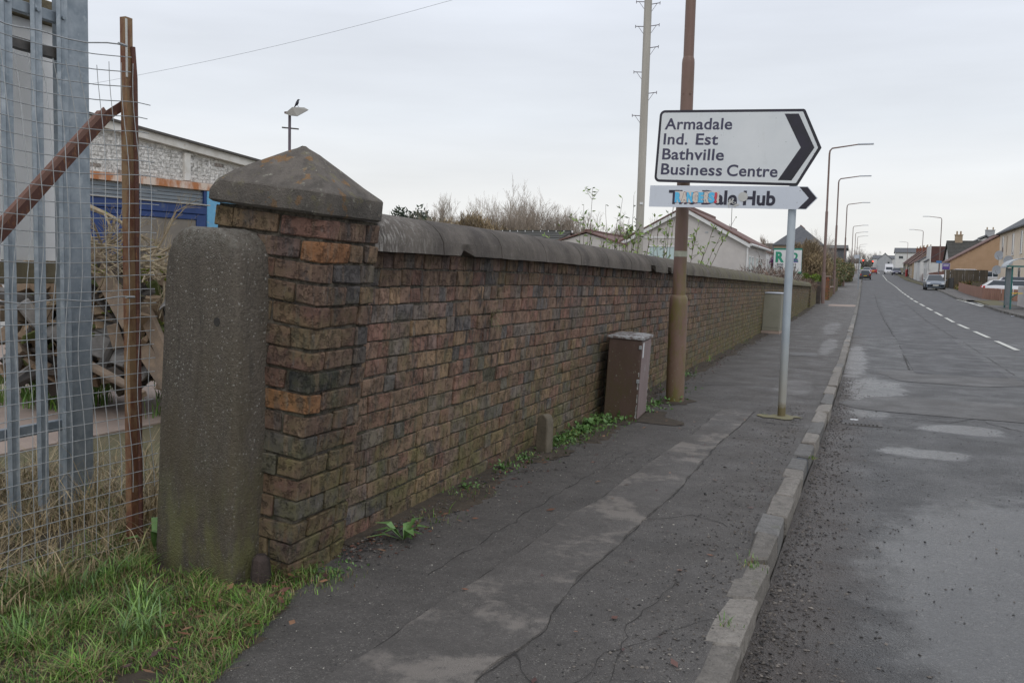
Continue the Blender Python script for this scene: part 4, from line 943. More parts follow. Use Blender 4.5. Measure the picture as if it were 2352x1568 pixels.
plank(Q(330, 675, 8.3), Q(420, 700, 8.2), .2, .03, M['greyboard'], 'grey sheet poking out beside the concrete post', .4, 'grey_board', 'board')
plank(Q(190, 790, 8.4), Q(360, 860, 8.3), .5, .03, M['dkboard'], 'dark sheet underneath the debris heap', .5, 'dark_board', 'board')
# dark core of rubble under the heap
b = MB()
for i in range(760):
    s_ = R(0, 1); p = Q(R(30, 440), R(590, 860), R(7.9, 9.4)); k = R(.05, .30)
    if p.z > 1.45-.25*abs(p.x+7.2): p.z *= .6
    q = Matrix.Translation(p)@Matrix.Rotation(R(0, 3), 4, Vector((R(-1, 1), R(-1, 1), R(-1, 1))).normalized())
    g = random.choice([(.06, .05, .042), (.15, .115, .08), (.26, .19, .125), (.19, .18, .17), (.05, .045, .04), (.20, .14, .09), (.09, .11, .03)]); kw = R(.015, .07); b.cbox(-k, k, -kw, kw, -kw*.35, kw*.35, .004, g, .012, q)
tag(b.build('rubble', M['stone']), 'dark rubble and broken boards heaped in the yard', 'debris', kind='stuff')
# broken branches
def branch(b, p, d, l, r_, depth, col, bend=.35, split=3):
    pts = [p]; n = 5
    for i in range(n):
        d = (d+Vector((R(-1, 1), R(-1, 1), R(-1, 1)))*bend*.35).normalized(); pts.append(pts[-1]+d*l/n)
    rs = [r_*(1-.55*i/n) for i in range(n+1)]
    b.tube(pts, rs, 5 if r_ > .01 else 4, col, caps=False)
    if depth > 0:
        for k in range(split):
            j = random.randint(1, n); dd = (d+Vector((R(-1, 1), R(-1, 1), R(-.6, 1)))*.8).normalized(); branch(b, pts[j], dd, l*R(.4, .7), rs[j]*.65, depth-1, col, bend, split)
brs = [((195, 470), (300, 530), 8.2, .028, 'thick mossy branch sloping across the heap behind the mesh'), ((330, 590), (430, 640), 7.8, .03, 'mossy branch pointing at the concrete post'), ((200, 600), (290, 520), 8.2, .018, 'tangle of pale twigs in front of the blue frame'), ((340, 600), (410, 500), 7.8, .014, 'fan of pale twigs above the concrete post shoulder'),
       ((195, 560), (290, 560), 8.0, .018, 'pale dead branch lying level on the heap'), ((230, 650), (330, 620), 8.1, .016, 'twiggy branch behind the rusty post'), ((330, 720), (410, 690), 8, .022, 'bare branch stub beside the concrete post'), ((200, 640), (250, 560), 8.3, .016, 'upright brittle branch on the heap')]
for (a, c, D, r_, lb) in brs:
    A, B = Q(*a, D), Q(*c, D); b = MB(); L_ = (B-A).length
    branch(b, A, (B-A).normalized(), L_*1.1, r_, 3, None, .3, 4); tag(b.build('broken_branch', M['bark']), lb, 'branch')
rs_ = random.getstate(); random.seed(55)
for i in range(9):
    b = MB(); b_n = 0
    A = Q(R(185, 290) if i < 6 else R(340, 420), R(560, 650), R(7.7, 8.4))
    for k in range(7):
        branch(b, A+Vector((R(-.15, .15), R(-.15, .15), R(-.15, .1))), Vector((R(-1, 1), R(-1, 1), R(-.4, .6))).normalized(), R(.18, .42), R(.006, .012), 2, None, .5, 3)
    tag(b.build('twig_tangle', M['bark']), ['highest pale twig tangle nearest the steel end post', 'loose twig tangle low against the steel end post', 'pale twig tangle over the broad splintered plank', 'twig tangle just behind the rusty post', 'spiky twig tangle in front of the blue shop front', 'small twig tangle beside the upright dark board', 'twig tangle between rusty post and concrete post', 'twig tangle touching the concrete post shoulder', 'lowest twig tangle beside the concrete post'][i], 'twigs', 'twig tangles on the debris heap')
random.setstate(rs_)
for k_, (a_, c_, D_, w_, lb_) in enumerate((((60, 800), (170, 700), 8.3, .10, 'rough plank crossing behind the palisade pales'), ((205, 640), (300, 600), 8.3, .12, 'short weathered board below the blue shop front'), ((225, 690), (335, 645), 8.4, .09, 'reddish batten running up towards the rusty post'), ((330, 640), (425, 655), 8.2, .10, 'grey brown board jutting out below the mossy branch'), ((250, 775), (375, 740), 8.3, .14, 'flat old board across the middle of the heap'), ((340, 850), (415, 800), 7.9, .08, 'split batten resting on the grass by the heap'))):
    plank(Q(*a_, D_), Q(*c_, D_-.1), w_, .04, M['plank'] if k_ % 2 else M['greyboard'], lb_, .5+.2*k_)
# moss clumps on heap
b = MB()
for i in range(26):
    p = Q(R(195, 430), R(560, 760), 7.9); k = R(.02, .05)
    for j in range(12):
        q = p+Vector((R(-k, k), R(-k, k), R(-k*.4, k*.4))); b.cbox(-.008, .008, -.008, .008, -.006, .006, .003, None, 0, Matrix.Translation(q))
tag(b.build('moss', M['moss']), 'bright moss growing over the rotting timber', 'moss', kind='stuff')
# ================================================================== FLOODLIGHT + CROW
fl = thing('floodlight', 'square floodlight on a thin dark pole behind the pillar cap', 'floodlight', (PT(665, 355, D=14).x, PT(665, 355, D=14).y, 0))
MB().tube([(0, 0, 0), (0, 0, 3.70)], .022, 8).build('pole', M['purplem'], fl); MB().tube([(-.11, -.04, 3.62-.13), (.13, .05, 3.60-.13)], .012, 6).build('cross_arm', M['iron'], fl)
b = MB(); 
b.add([(-.03, -.09, 3.685), (.07, -.09, 3.655), (.19, -.08, 3.64), (.10, -.08, 3.78), (-.03, .09, 3.73), (.10, .09, 3.70), (.28, .09, 3.76), (.20, .09, 3.80)], [(0, 1, 2, 3), (7, 6, 5, 4), (3, 2, 6, 7), (1, 5, 6, 2), (0, 4, 5, 1), (0, 3, 7, 4)]); b.build('lamp_housing', pm('lamp_grey', (.30, .29, .26), (.24, .23, .21), 5, .6), fl)
MB().add([(.075, -.095, 3.65), (.195, -.085, 3.636), (.283, .085, 3.755), (.105, .085, 3.695)], [(0, 1, 2, 3)]).build('lens', M['glass'], fl)
MB().cbox(-.08, .0, -.03, .03, 3.70, 3.73, .005).build('gland', M['rust2'], fl)
cb = fl.location; 
b = MB(); pts = [(-.085, .01, 3.90), (-.05, 0, 3.925), (-.01, 0, 3.95), (.03, 0, 3.985), (.055, 0, 4.02), (.075, 0, 4.045), (.095, 0, 4.048), (.115, 0, 4.04), (.135, 0, 4.035)]
b.tube(pts, [.008, .018, .036, .042, .032, .026, .022, .008, .002], 10)
for s_ in (-.012, .016): b.tube([(.015, s_, 3.955), (.018, s_, 3.90), (.015, s_, 3.87), (.035, s_, 3.868)], [.012, .005, .004, .003], 5)
b.tube([(-.03, 0, 3.94), (-.08, 0, 3.90), (-.12, 0, 3.87)], [.02, .016, .008], 6); b.v = [(x, y, z-3.87) for x, y, z in b.v]
o = b.build('crow', M['bird'], smooth=True, loc=(cb.x+.13, cb.y+.02, 3.795)); o.scale = (.55, .55, .55); o.rotation_euler = (0, -.35, .5); tag(o, 'small black crow perched on top of the floodlight', 'bird')
# ================================================================== BUNGALOWS behind the wall
def window(parent, face, u0, u1, z0, z1, off, mull=1, pane=None, frame=None):
    # face(u,z,d)->point in parent space; d outward
    fr = MB(); w = .05
    def bx(u_0, u_1, z_0, z_1, d0, d1, b): 
        b.add([face(u_0, z_0, d0), face(u_1, z_0, d0), face(u_1, z_1, d0), face(u_0, z_1, d0), face(u_0, z_0, d1), face(u_1, z_0, d1), face(u_1, z_1, d1), face(u_0, z_1, d1)], [(3, 2, 1, 0), (4, 5, 6, 7), (0, 1, 5, 4), (1, 2, 6, 5), (2, 3, 7, 6), (3, 0, 4, 7)])
    bx(u0, u1, z0, z0+w, off, off+.04, fr); bx(u0, u1, z1-w, z1, off, off+.04, fr); bx(u0, u0+w, z0+w, z1-w, off, off+.04, fr); bx(u1-w, u1, z0+w, z1-w, off, off+.04, fr)
    for k in range(mull): c = u0+(u1-u0)*(k+1)/(mull+1); bx(c-w/2, c+w/2, z0+w, z1-w, off, off+.038, fr)
    o = fr.build('window', frame or M['upvc'], parent)
    pn = MB(); bx(u0+w, u1-w, z0+w, z1-w, off+.004, off+.012, pn); pn.build('pane', pane or M['glass'], o)
    sl = MB(); bx(u0-.05, u1+.05, z0-.06, z0-.002, off, off+.08, sl); sl.build('sill', frame or M['upvc'], o)
    return o
def house(name, label, x0, x1, y0, y1, zb, ze, zr, axis, wall_m, roof_m, group=None, cat='house', over=.25, th=.12, tiles=0, ridge_m=None, hip=0):
    # axis 'x': ridge runs along x (gables at x0,x1); 'y': ridge along y (gables at y0,y1)
    h = thing(name, label, cat, ((x0+x1)/2, (y0+y1)/2, zb), group=group); hx, hy = (x1-x0)/2, (y1-y0)/2; ez, rz_ = ze-zb, zr-zb
    b = MB(); F = lambda a, c, z: (a, c, z) if axis == 'x' else (c, a, z)   # a: along ridge, c: across
    A, C = (hx, hy) if axis == 'x' else (hy, hx); hp = hip
    vs = [F(-A, -C, -1.5), F(A, -C, -1.5), F(A, C, -1.5), F(-A, C, -1.5), F(-A, -C, ez), F(A, -C, ez), F(A, C, ez), F(-A, C, ez)]
    if not hip: vs += [F(-A, 0, rz_-th), F(A, 0, rz_-th)]
    fs = [(0, 1, 5, 4), (2, 3, 7, 6)]+([(1, 2, 6, 9, 5), (3, 0, 4, 8, 7)] if not hip else [(1, 2, 6, 5), (3, 0, 4, 7)])
    b.add(vs, fs); b.build('wall', wall_m, h)
    sl = (rz_-ez)/C; dz = over*sl
    for s_ in (-1, 1):
        b = MB(); e0, e1 = F(-A-over, s_*(C+over), ez-dz), F(A+over, s_*(C+over), ez-dz); r0, r1 = F(-A-over+hp, 0, rz_), F(A+over-hp, 0, rz_)
        up = lambda p, k=th: (p[0], p[1], p[2]+k)
        b.add([e0, e1, r1, r0, up(e0), up(e1), up(r1), up(r0)], [(0, 1, 2, 3), (7, 6, 5, 4), (0, 4, 5, 1), (1, 5, 6, 2), (3, 7, 4, 0)])
        if tiles:
            for k in range(tiles):
                q0, q1 = k/tiles, (k+1)/tiles-.02
                m0 = [e0[i]+(r0[i]-e0[i])*q0 for i in range(3)]; m1 = [e1[i]+(r1[i]-e1[i])*q0 for i in range(3)]; m2 = [e1[i]+(r1[i]-e1[i])*q1 for i in range(3)]; m3 = [e0[i]+(r0[i]-e0[i])*q1 for i in range(3)]
                b.add([up(m0, th+.002), up(m1, th+.002), up(m2, th+.004), up(m3, th+.004), up(m0, th+.045), up(m1, th+.045), up(m2, th+.012), up(m3, th+.012)], [(7, 6, 5, 4), (0, 4, 5, 1), (1, 5, 6, 2), (3, 7, 4, 0)])
        b.build('roof', roof_m, h)
        if hip:
            b = MB(); e1_, e2_ = F(s_*(A+over), -(C+over), ez-dz), F(s_*(A+over), (C+over), ez-dz); r_ = F(s_*(A+over-hp), 0, rz_)
            b.add([e1_, e2_, r_, up(e1_), up(e2_), up(r_)], [(3, 4, 5), (0, 1, 4, 3), (2, 1, 0)]); b.build('roof', roof_m, h)
    b = MB(); b.box(*( [-A-over+hp, A+over-hp, -.08, .08] if axis == 'x' else [-.08, .08, -A-over+hp, A+over-hp]), rz_+th*.6, rz_+th+.07); b.build('ridge', ridge_m or roof_m, h)
    return h
def chimney(h, x, y, z0, z1, w, d, mat, pots=2):
    c = MB().box(x-w/2, x+w/2, y-d/2, y+d/2, z0, z1).build('chimney', mat, h)
    MB().box(x-w/2-.06, x+w/2+.06, y-d/2-.06, y+d/2+.06, z1+.002, z1+.1).build('chimney_cope', mat, c)
    for k in range(pots): lathe([(.11, z1+.1), (.09, z1+.45), (.11, z1+.5)], 8, x-w/2+.2+k*(w-.4)/max(1, pots-1), y).build('chimney_pot', M['sandstone'], c)
# bungalow A (gable towards us)
bA = house('bungalow', 'pale roughcast bungalow with white verges and brown roof behind the sign', -9.85, -4.60, 39, 47, 0, 2.86, 4.26, 'y', M['roughcast'], M['tile'], over=.12, th=.08)
fA = lambda u, z, d: (u, -4-d, z)
for s_ in (-1, 1):
    b = MB(); C = 2.62; e = Vector((s_*(C+.15), -4.16, 2.86-.1)); r_ = Vector((0, -4.16, 4.26)); up = Vector((0, 0, 1))
    b.add([e+up*-.16, r_+up*-.16, r_+up*.0, e+up*.0, e+up*-.16+Vector((0, .05, 0)), r_+up*-.16+Vector((0, .05, 0)), r_+Vector((0, .05, 0)), e+Vector((0, .05, 0))], [(0, 1, 2, 3), (7, 6, 5, 4), (0, 4, 5, 1), (3, 2, 6, 7)]); b.build('bargeboard', M['upvc'], bA)
    n = 13
    for k in range(n):
        p = e.lerp(r_, (k+.04)/n)+up*.012; q = e.lerp(r_, (k+.97)/n)+up*.03; w_ = Vector((0, .35, 0)); o_ = Vector((0, -.03, 0)); th_ = up*.065
        MB().add([p+o_, q+o_, q+w_, p+w_, p+o_+th_, q+o_+th_*.8, q+w_+th_*.8, p+w_+th_], [(3, 2, 1, 0), (4, 5, 6, 7), (0, 1, 5, 4), (1, 2, 6, 5), (3, 0, 4, 7)]).build('verge_tile', M['tile'], bA)
window(bA, fA, -1.50, -.02, 1.1, 2.66, .0, 1, M['glasspale'])
MB().box(-1.9, .4, -4.03, -4.002, 2.98, 3.04).build('render_band', M['upvc'], bA)
MB().box(.9, 1.02, -4.02, -4.0, 3.2, 3.28).build('vent', M['greyrender'], bA)
MB().tube([(2.68, -4.05, 2.72), (2.66, -4.05, 2.5), (2.66, -4.05, 0)], .035, 6).build('downpipe', M['upvc'], bA)
MB().tube([(2.80, -4.1, 2.74), (2.80, 4, 2.74)], .06, 8).build('gutter', M['upvc'], bA)
fAs = lambda u, z, d: (2.625+d, u, z)
for u0 in (-3.4, -2.3, -.6, 1.2): window(bA, fAs, u0, u0+.75, .9, 2.3, .0, 0, M['glasspale'])
MB().tube([(1.55, -1, 3.5), (1.55, -1, 4.9)], .012, 4).build('aerial', M['iron'], bA)
# second unit, hung flowers
bA2 = house('bungalow', 'further end of the white terrace with dark door frames beyond the bungalow', -9.85, -4.75, 47.4, 56, .1, 2.75, 4.1, 'y', M['whitewall'], M['tile'], over=.1, th=.08)
for u0 in (-4.0, -2.9, -1.8, -.6, .8, 2.2): window(bA2, lambda u, z, d: (2.55+d, u, z), u0, u0+.55, .6, 2.3, .0, 0, M['glass'], M['upvc'])
# bungalow B
bB = house('bungalow', 'low pale bungalow with brown gable verge next to the telegraph pole', -13.0, -9.75, 38.5, 45, 0, 2.68, 3.2, 'y', M['roughcast'], M['tile'], over=.1, th=.06)
bB2 = house('bungalow', 'low tiled roof with white mortared ridge tiles behind the long wall', -19.5, -13.4, 39.5, 45.5, 0, 2.62, 3.34, 'x', M['roughcast'], M['tiledk'], over=.1, th=.06, tiles=6)
for k in range(16):
    x_ = -3.2+k*.40; o = MB().tube([(x_, 0, 3.37), (x_+.37, 0, 3.37)], .07, 8).build('ridge_tile', M['tile'], bB2); MB().box(x_+.37, x_+.4, -.085, .06, 3.36, 3.46).build('mortar_joint', M['whitesheet'], o)
# satellite dish
def dish(x, y, z, r_, rot, lb, parent=None, s=M['lightgrey']):
    t = thing('satellite_dish', lb, 'satellite dish', (x, y, z), rot, 'satellite dishes')
    n = 16; vs = [(0, .05*r_/.4, 0)]+[(r_*k*math.cos(2*math.pi*i/n), .05*r_/.4*(1-k*k), r_*k*math.sin(2*math.pi*i/n)) for k in (.5, 1) for i in range(n)]
    MB().add(vs, [(0, 1+i, 1+(i+1) % n) for i in range(n)]+[(1+i, 1+n+i, 1+n+(i+1) % n, 1+(i+1) % n) for i in range(n)]).build('dish', s, t, smooth=True)
    MB().tube([(0, .02, -r_), (0, -r_*.7, -r_*.1)], .015, 5).build('feed_arm', M['iron'], t); MB().tube([(0, .03, 0), (0, .3, -.05)], .02, 5).build('wall_bracket', M['iron'], t)
    return t
# R2 board
rb = thing('sign_board', 'white and green letting board marked R2 above the dead shrubs', 'sign board', (-3.92, 43.6, 1.62))
MB().box(0, 1.22, -.03, 0, 0, 1.10).build('panel', M['signwhite'], rb); MB().box(-.02, 1.24, .002, .05, -.02, 1.14).build('frame', M['green'], rb)
MB().box(0, 1.22, -.036, -.031, -.0, .08).build('green_band', M['signgreen'], rb); MB().box(0, 1.22, -.036, -.031, 1.06, 1.10).build('green_band', M['signgreen'], rb)
text('R', .62, .08, .52, M['signgreen'], rb, .38, .03, depth=.034); text('2', .58, .80, .52, M['signgreen'], rb, .28, .015, depth=.034)
MB().box(.82, 1.06, -.036, -.031, .60, .66).build('blue_bar', M['purple'], rb); MB().box(.82, 1.06, -.036, -.031, .50, .56).build('blue_bar', M['purple'], rb)
text('0150', .14, .16, .34, M['letterk'], rb, .27, .004, depth=.034); text('813', .14, .80, .36, M['letterk'], rb, .19, .004, depth=.034); text('0786', .14, .16, .21, M['letterk'], rb, .27, .004, depth=.034); text('621', .14, .80, .22, M['letterk'], rb, .19, .004, depth=.034)
for x_ in (.1, 1.1): MB().box(x_-.04, x_+.04, .01, .06, -1.7, 0).build('leg', M['fencegrey'], rb)
# ================================================================== street further along
def brickblock(name, label, x0, x1, y0, y1, z0f, h, mat, colf, cat, cope=True, L=.225, Hc=.078, cm=None):
    t = thing(name, label, cat, (x1, y0, 0)); zb = z0f((y0+y1)/2)
    MB().box(-(x1-x0), -.012, .012, y1-y0, -.1+min(z0f(y0), z0f(y1)), zb+h).build('core', M['mortar'], t); b = MB()
    z = 0; r = 0
    while z < h-.02:
        y = 0+(.11 if r % 2 else 0)
        while y < y1-y0-.05:
            e = min(y+L-.01, y1-y0); zz = z0f(y0+y)+z; b.cbox(-.06, R(-.004, .004), y, e, zz, zz+Hc-.012, .006, colf()); y += L
        x = -.06
        while x > -(x1-x0)+.02:
            e = max(x-L+.01, -(x1-x0)); zz = z0f(y0)+z; b.cbox(e, x, R(-.004, .004), .06, zz, zz+Hc-.012, .006, colf()); x -= L
        z += Hc; r += 1
    o = b.build('brickwork', mat, t); o['kind'] = 'stuff'
    if cope: MB().cbox(-(x1-x0)-.04, .04, -.04, y1-y0+.04, zb+h+.002, zb+h+.06, .01).build('cope', cm or M['slab'], t)
    return t
brickblock('low_brick_wall', 'lower mossy brick wall starting where the long wall ends', -2.55, -2.22, 43.3, 48.3, G, 1.06, M['brick'], lambda: tuple(x*.9 for x in bcol()), 'brick wall', False)
t = thing('fence_post', 'dark timber post tight against the first far lamp column', 'post', (-2.12, 48.45, G(48))); MB().cbox(-.1, .1, -.06, .06, -.1, 1.12, .01).build('post_body', M['dkboard'], t)
rc = lambda: tuple(x*R(.8, 1.1) for x in (.42, .12, .065))
brickblock('gate_pillar', 'bright red brick gate pillar behind the first far lamp column', -2.15, -1.78, 54, 54.5, G, 1.28, M['redbrick'], rc, 'brick pillar')
brickblock('low_brick_wall', 'low reddish brick wall beyond the red gate pillar', -2.1, -1.86, 54.6, 62.5, G, .6, M['redbrick'], lambda: tuple(x*R(.6, 1) for x in (.26, .12, .08)), 'brick wall')
t = thing('board_fence', 'dark stained board fence above the low reddish wall', 'fence', (-2.05, 54.7, G(58)+.68)); 
for k in range(26): MB().box(-.02, .02, k*.30, k*.30+.26, 0, .55).build('fence_board', M['dkboard'], t)
brickblock('low_brick_wall', 'overgrown mossy wall running uphill beside the far lamp columns', -2.2, -1.95, 64, 78, G, .95, M['brick'], lambda: tuple(x*.7 for x in bcol()), 'brick wall', False)
# lamp columns
def lamp(h=7.75):
    t = thing('lamp_column', 'x', 'lamp column', group='lamp columns along the road')
    lathe([(.10, -.2), (.10, 1.5), (.075, 1.58)], 10).build('base_sleeve', M['lampfar'], t, smooth='auto'); lathe([(.072, 1.57), (.07, 4.6), (.05, 4.66), (.045, h-.25)], 10).build('shaft', M['lampfar'], t, smooth='auto')
    MB().tube([(0, 0, h-.3), (.02, 0, h-.12), (.12, 0, h), (.9, 0, h+.1), (1.35, 0, h+.16)], [.045, .042, .038, .033, .03], 7).build('outreach_arm', M['lampfar'], t)
    MB().cbox(1.3, 2.05, -.08, .08, h+.13, h+.2, .02).build('lantern', M['lightgrey'], t); return t
lp = lamp(); KL = None
defs = [(-1.92, 48.9, 0, 'first far lamp column, beside the red brick gate pillar'), (-1.92, 66, 0, 'second far lamp column, beyond the low red wall'), (-1.85, 93, 0, 'third far lamp column, rising from the orange green shrubs'), (-1.85, 142, 0, 'fourth far lamp column in the row on the brick wall side'),
        (-1.8, 173, 0, 'fifth far lamp column in the row on the brick wall side'), (-1.7, 206, 0, 'sixth far lamp column in the row on the brick wall side'), (-1.7, 292, 0, 'seventh far lamp column near the junction trees'), (-2.2, 332, 0, 'last faint lamp column near the junction trees'),
        (8.1, 118, math.pi, 'nearest lamp column on the houses side, behind the purple sale board'), (8.25, 157, math.pi, 'middle lamp column on the houses side'), (10.0, 256, math.pi, 'farthest lamp column on the houses side, before the white flats')]
for i, (x, y, rz_, lb) in enumerate(defs):
    if i == 0: o = lp; o.location = (x, y, G(y)); o['label'] = lb
    else: o = copy_tree(lp, (x, y, G(y)), (0, 0, rz_), lb)
# thin bus stop pole + flag on left
blob('pavement_slab', -.95, 47.2, .62, 1.2, lambda x, y: G(y), M['slab'], 0, .02, sq=6)
t = thing('bus_stop_pole', 'slim grey bus stop pole at the kerb before the black car', 'pole', (-.46, 82, G(82)))
MB().tube([(0, 0, 0), (0, 0, 2.9)], .035, 8).build('pole', M['galv'], t); MB().cbox(-.42, -.02, -.02, .02, 2.55, 2.85, .01).build('flag', M['lightgrey'], t)
# ------------------------------------------------------------------ houses on the far side
hz_ = G(90)-.4
bh = house('two_storey_house', 'two storey cream rendered house with slate roof at the edge of view', 11.6, 22, 80, 96, G(88)-.3, 6.0, 9.0, 'x', M['beige'], M['slate'], over=.35, th=.12, hip=4.5, ridge_m=M['orangeb'])
bh.location.x += 0
MB().box(-5.15, 5.2, -8.03, -8.002, -1, 5.7).build('side_render', M['greyrender'], bh)
fb = lambda u, z, d: (-5.2-d, u, z)
for u0, z0, z1, wd in ((-7.2, 3.6, 5.2, .5), (-5.4, 3.4, 5.2, 1.0), (-1.0, 3.4, 5.2, 1.1), (3.0, 3.6, 5.2, .5), (-5.2, .8, 2.3, 1.2), (-1, .8, 2.3, 1.1), (5.2, 3.4, 5.2, 1.0)): window(bh, fb, u0, u0+wd, z0, z1, .0, 0, None, M['beige'] if wd < 1 else M['upvc'])
dish(11.3, 93.5, G(88)+3.2, .42, (0, 0, math.radians(-30)), 'upper grey satellite dish on the cream house corner'); dish(11.3, 87.5, G(88)+2.6, .42, (0, 0, math.radians(-30)), 'grey satellite dish between the cream house windows'); dish(11.3, 94.5, G(88)+1.9, .42, (0, 0, math.radians(-30)), 'lower grey satellite dish on the cream house corner')
# tan gable house
tn = house('gabled_house', 'tan roughcast house with broad sloping brown roof', 8.1, 17.2, 104, 113, G(104)-.3, 3.58, 6.3, 'y', M['tanwall'], M['tile'], over=.2, th=.12, tiles=0)
for u0 in (-3.2, -1.2, 1.5): window(tn, lambda u, z, d: (-4.55-d, u, z), u0, u0+.9, .9, 2.2, 0, 0)
MB().box(.55, .95, -4.56, -4.502, 3.3, 3.9).build('meter_box', M['upvc'], tn); MB().box(-.1, .1, -4.56, -4.502, 3.3, 3.5).build('lamp', M['upvc'], tn); MB().box(-4.5, 4.5, -4.52, -4.502, 1.55, 1.6).build('render_band', M['brownclad'], tn)
# dark tiled house
dk = house('gabled_house', 'white gabled house with dark tiled roof and stone chimney', 9.2, 19, 117.5, 126, G(118)-.3, 3.95, 6.2, 'x', M['whitewall'], M['tiledk'], over=.2, th=.12, tiles=14)
chimney(dk, -3.8, 0, 4.2, 6.2, .8, .7, M['sandstone'])
window(dk, lambda u, z, d: (-4.9-d, u, z), -2.8, -1.8, .8, 2.2, 0, 0)
ch_ = house('gabled_house', 'grey slated gable with twin chimney pots behind the tan house', 14.0, 19, 152, 162, 2, 6.9, 8.3, 'y', M['whitewall'], M['slate'], over=.3, th=.15)
chimney(ch_, .6, -4, 5.5, 7.2, 1.2, .8, M['greyrender'])
wg = house('gabled_house', 'white gabled house with brown clad box dormer', 7.75, 14.5, 134, 142, G(136)-.2, 4.25, 6.6, 'y', M['whitewall'], M['slate'], over=.15, th=.1)
MB().box(-3.0, .9, -4.1, 2.8, 2.9, 5.0).build('dormer', M['brownclad'], wg); MB().box(-3.15, -3.0, -4.2, 2.9, 1.9, 5.05).build('dormer_trim', M['whitewall'], wg)
for u0 in (-3, .5): window(wg, lambda u, z, d: (-3.375-d, u, z), u0, u0+1, .8, 2.1, 0, 0)
wg2 = house('gabled_house', 'small white gabled house behind the dormer house', 7.6, 13, 148, 156, G(150)-.2, 4.5, 6.2, 'y', M['whitewall'], M['slate'], over=.15, th=.1)
wg3 = house('gabled_house', 'white gabled cottage further up the hill', 7.7, 13, 160, 168, G(165)-.2, 4.7, 6.3, 'y', M['whitewall'], M['tile'], over=.15, th=.1)
for i, (y0, lb) in enumerate(((172, 'nearest brown roofed cottage in the sloping terrace'), (184, 'second brown roofed cottage in the sloping terrace'), (196, 'third brown roofed cottage in the sloping terrace'), (210, 'last brown roofed cottage in the sloping terrace'))):
    hh = house('terraced_cottage', lb, 7.6+.1*i, 13.5, y0, y0+10, G(y0)-.1, G(y0)+2.6, G(y0)+5.0, 'y', M['redbrick'] if i % 2 else M['sandstone'], M['tile'], group='brown roofed cottages', over=.25, th=.12)
    chimney(hh, 0, 3, 4.2, 5.7, .9, .7, M['orangeb'])
    for u0 in (-3, 1): window(hh, lambda u, z, d, h_=(13.5-7.6-.1*i)/2: (-h_-d, u, z), u0, u0+1.1, .7, 1.9, 0, 0)
wf = house('white_flats', 'long white two storey building with grey slate roof up the hill', 8.5, 24, 300, 309, 7.0, 10.1, 11.4, 'x', M['whitewall'], M['slate'], over=.3, th=.15)
window(wf, lambda u, z, d: (u, -4.5-d, z), -6.9, -5.6, 1.2, 2.1, 0, 0); window(wf, lambda u, z, d: (u, -4.5-d, z), -3.6, -2.4, 1.2, 2.1, 0, 0)
gg = house('gabled_house', 'grey roughcast gable house at the far junction', 4.0, 8.6, 340, 352, 5.8, 8.7, 10.9, 'y', M['greyrender'], M['slate'], over=.1, th=.15)
MB().box(.9, 1.5, -6.05, -6.002, 1.6, 2.2).build('window', M['glass'], gg)
gg2 = house('gabled_house', 'low white extension with flat dormers at the far junction', 2.6, 10.5, 354, 366, 6, 9.4, 10.5, 'x', M['whitewall'], M['slate'], over=.2, th=.15)
sl_ = house('stone_villa', 'stone house with steep grey slate roof and red ridge behind the brown bush', -10.8, -5.0, 120, 134, 1.0, 5.7, 8.05, 'y', M['sandstone'], M['slate'], over=.2, th=.15, ridge_m=M['orangeb'], hip=3.0)
for u0 in (-1.6, .9): window(sl_, lambda u, z, d: (u, -7-d, z), u0, u0+.6, 2.6, 3.9, 0, 0)
sl2 = house('long_shed', 'long low dark roofed building beyond the stone house', -18, -10.4, 124, 134, 1.0, 4.6, 5.9, 'x', M['sandstone'], M['tiledk'], over=.2, th=.15)
sl3 = house('glazed_pavilion', 'blue grey glazed building glimpsed between far lamp columns', -7.5, -2.9, 150, 160, 1.4, 6.2, 6.7, 'x', M['slate'], M['iron'], over=.3, th=.15)
bbx = tag(MB().box(-4.2, -1.6, 380, 386, 5.5, 8.0).build('boundary_building', M['whitewall']), 'low white building by the left traffic light', 'building')
# ------------------------------------------------------------------ fences, walls right
def boards(name, label, P, h, w, mat, cat='fence', gap=.012, extra=None):
    t = thing(name, label, cat, (P[0][0], P[0][1], 0)); k = 0
    for (x0, y0), (x1, y1) in zip(P, P[1:]):
        L_ = math.hypot(x1-x0, y1-y0); n = int(L_/w); a = math.atan2(y1-y0, x1-x0)
        for i in range(n):
            x, y = x0+(x1-x0)*(i+.5)/n, y0+(y1-y0)*(i+.5)/n; zz = (h(i/n) if callable(h) else h)+R(-.015, .015)
            MB().cbox(-w/2+gap, w/2-gap, -.015, .015, -.2, zz, .004).build('fence_board', mat, t, loc=(x-P[0][0], y-P[0][1], G(y)), rot=(0, R(-.01, .01), a))
    return t
boards('board_fence', 'reddish brown board fence along the far pavement corner', [(7.49, 86), (7.17, 78.4), (7.04, 70.3), (6.99, 64.35), (7.71, 61.8), (8.6, 61.5), (12, 61.5)], lambda q: .70, .30, M['fencebrown'])
boards('tall_board_fence', 'tall dark board fence in front of the tan house', [(7.2, 98), (11.0, 98)], 1.78, .18, M['fencegrey'], gap=.0015)
t = thing('gate', 'black ribbed garden gate beside the pale stone gate pier', 'gate', (7.65, 93, G(95)))
for k in range(18): MB().box(-.02, .02, k*.45, k*.45+.38, -.1, 1.0).build('gate_board', M['black'], t)
tag(MB().cbox(7.1, 8.0, 102, 103.2, G(103)-.2, G(103)+1.25, .03).build('gate_pier', M['slab']), 'pale stone gate pier behind the parked grey car', 'gate pier')
tag(MB().cbox(7.5, 13, 50.8, 54.0, G(52)-.2, G(52)+1.05, .03).build('garden_wall', M['roughcast']), 'pale rendered garden wall end behind the bus shelter', 'wall')
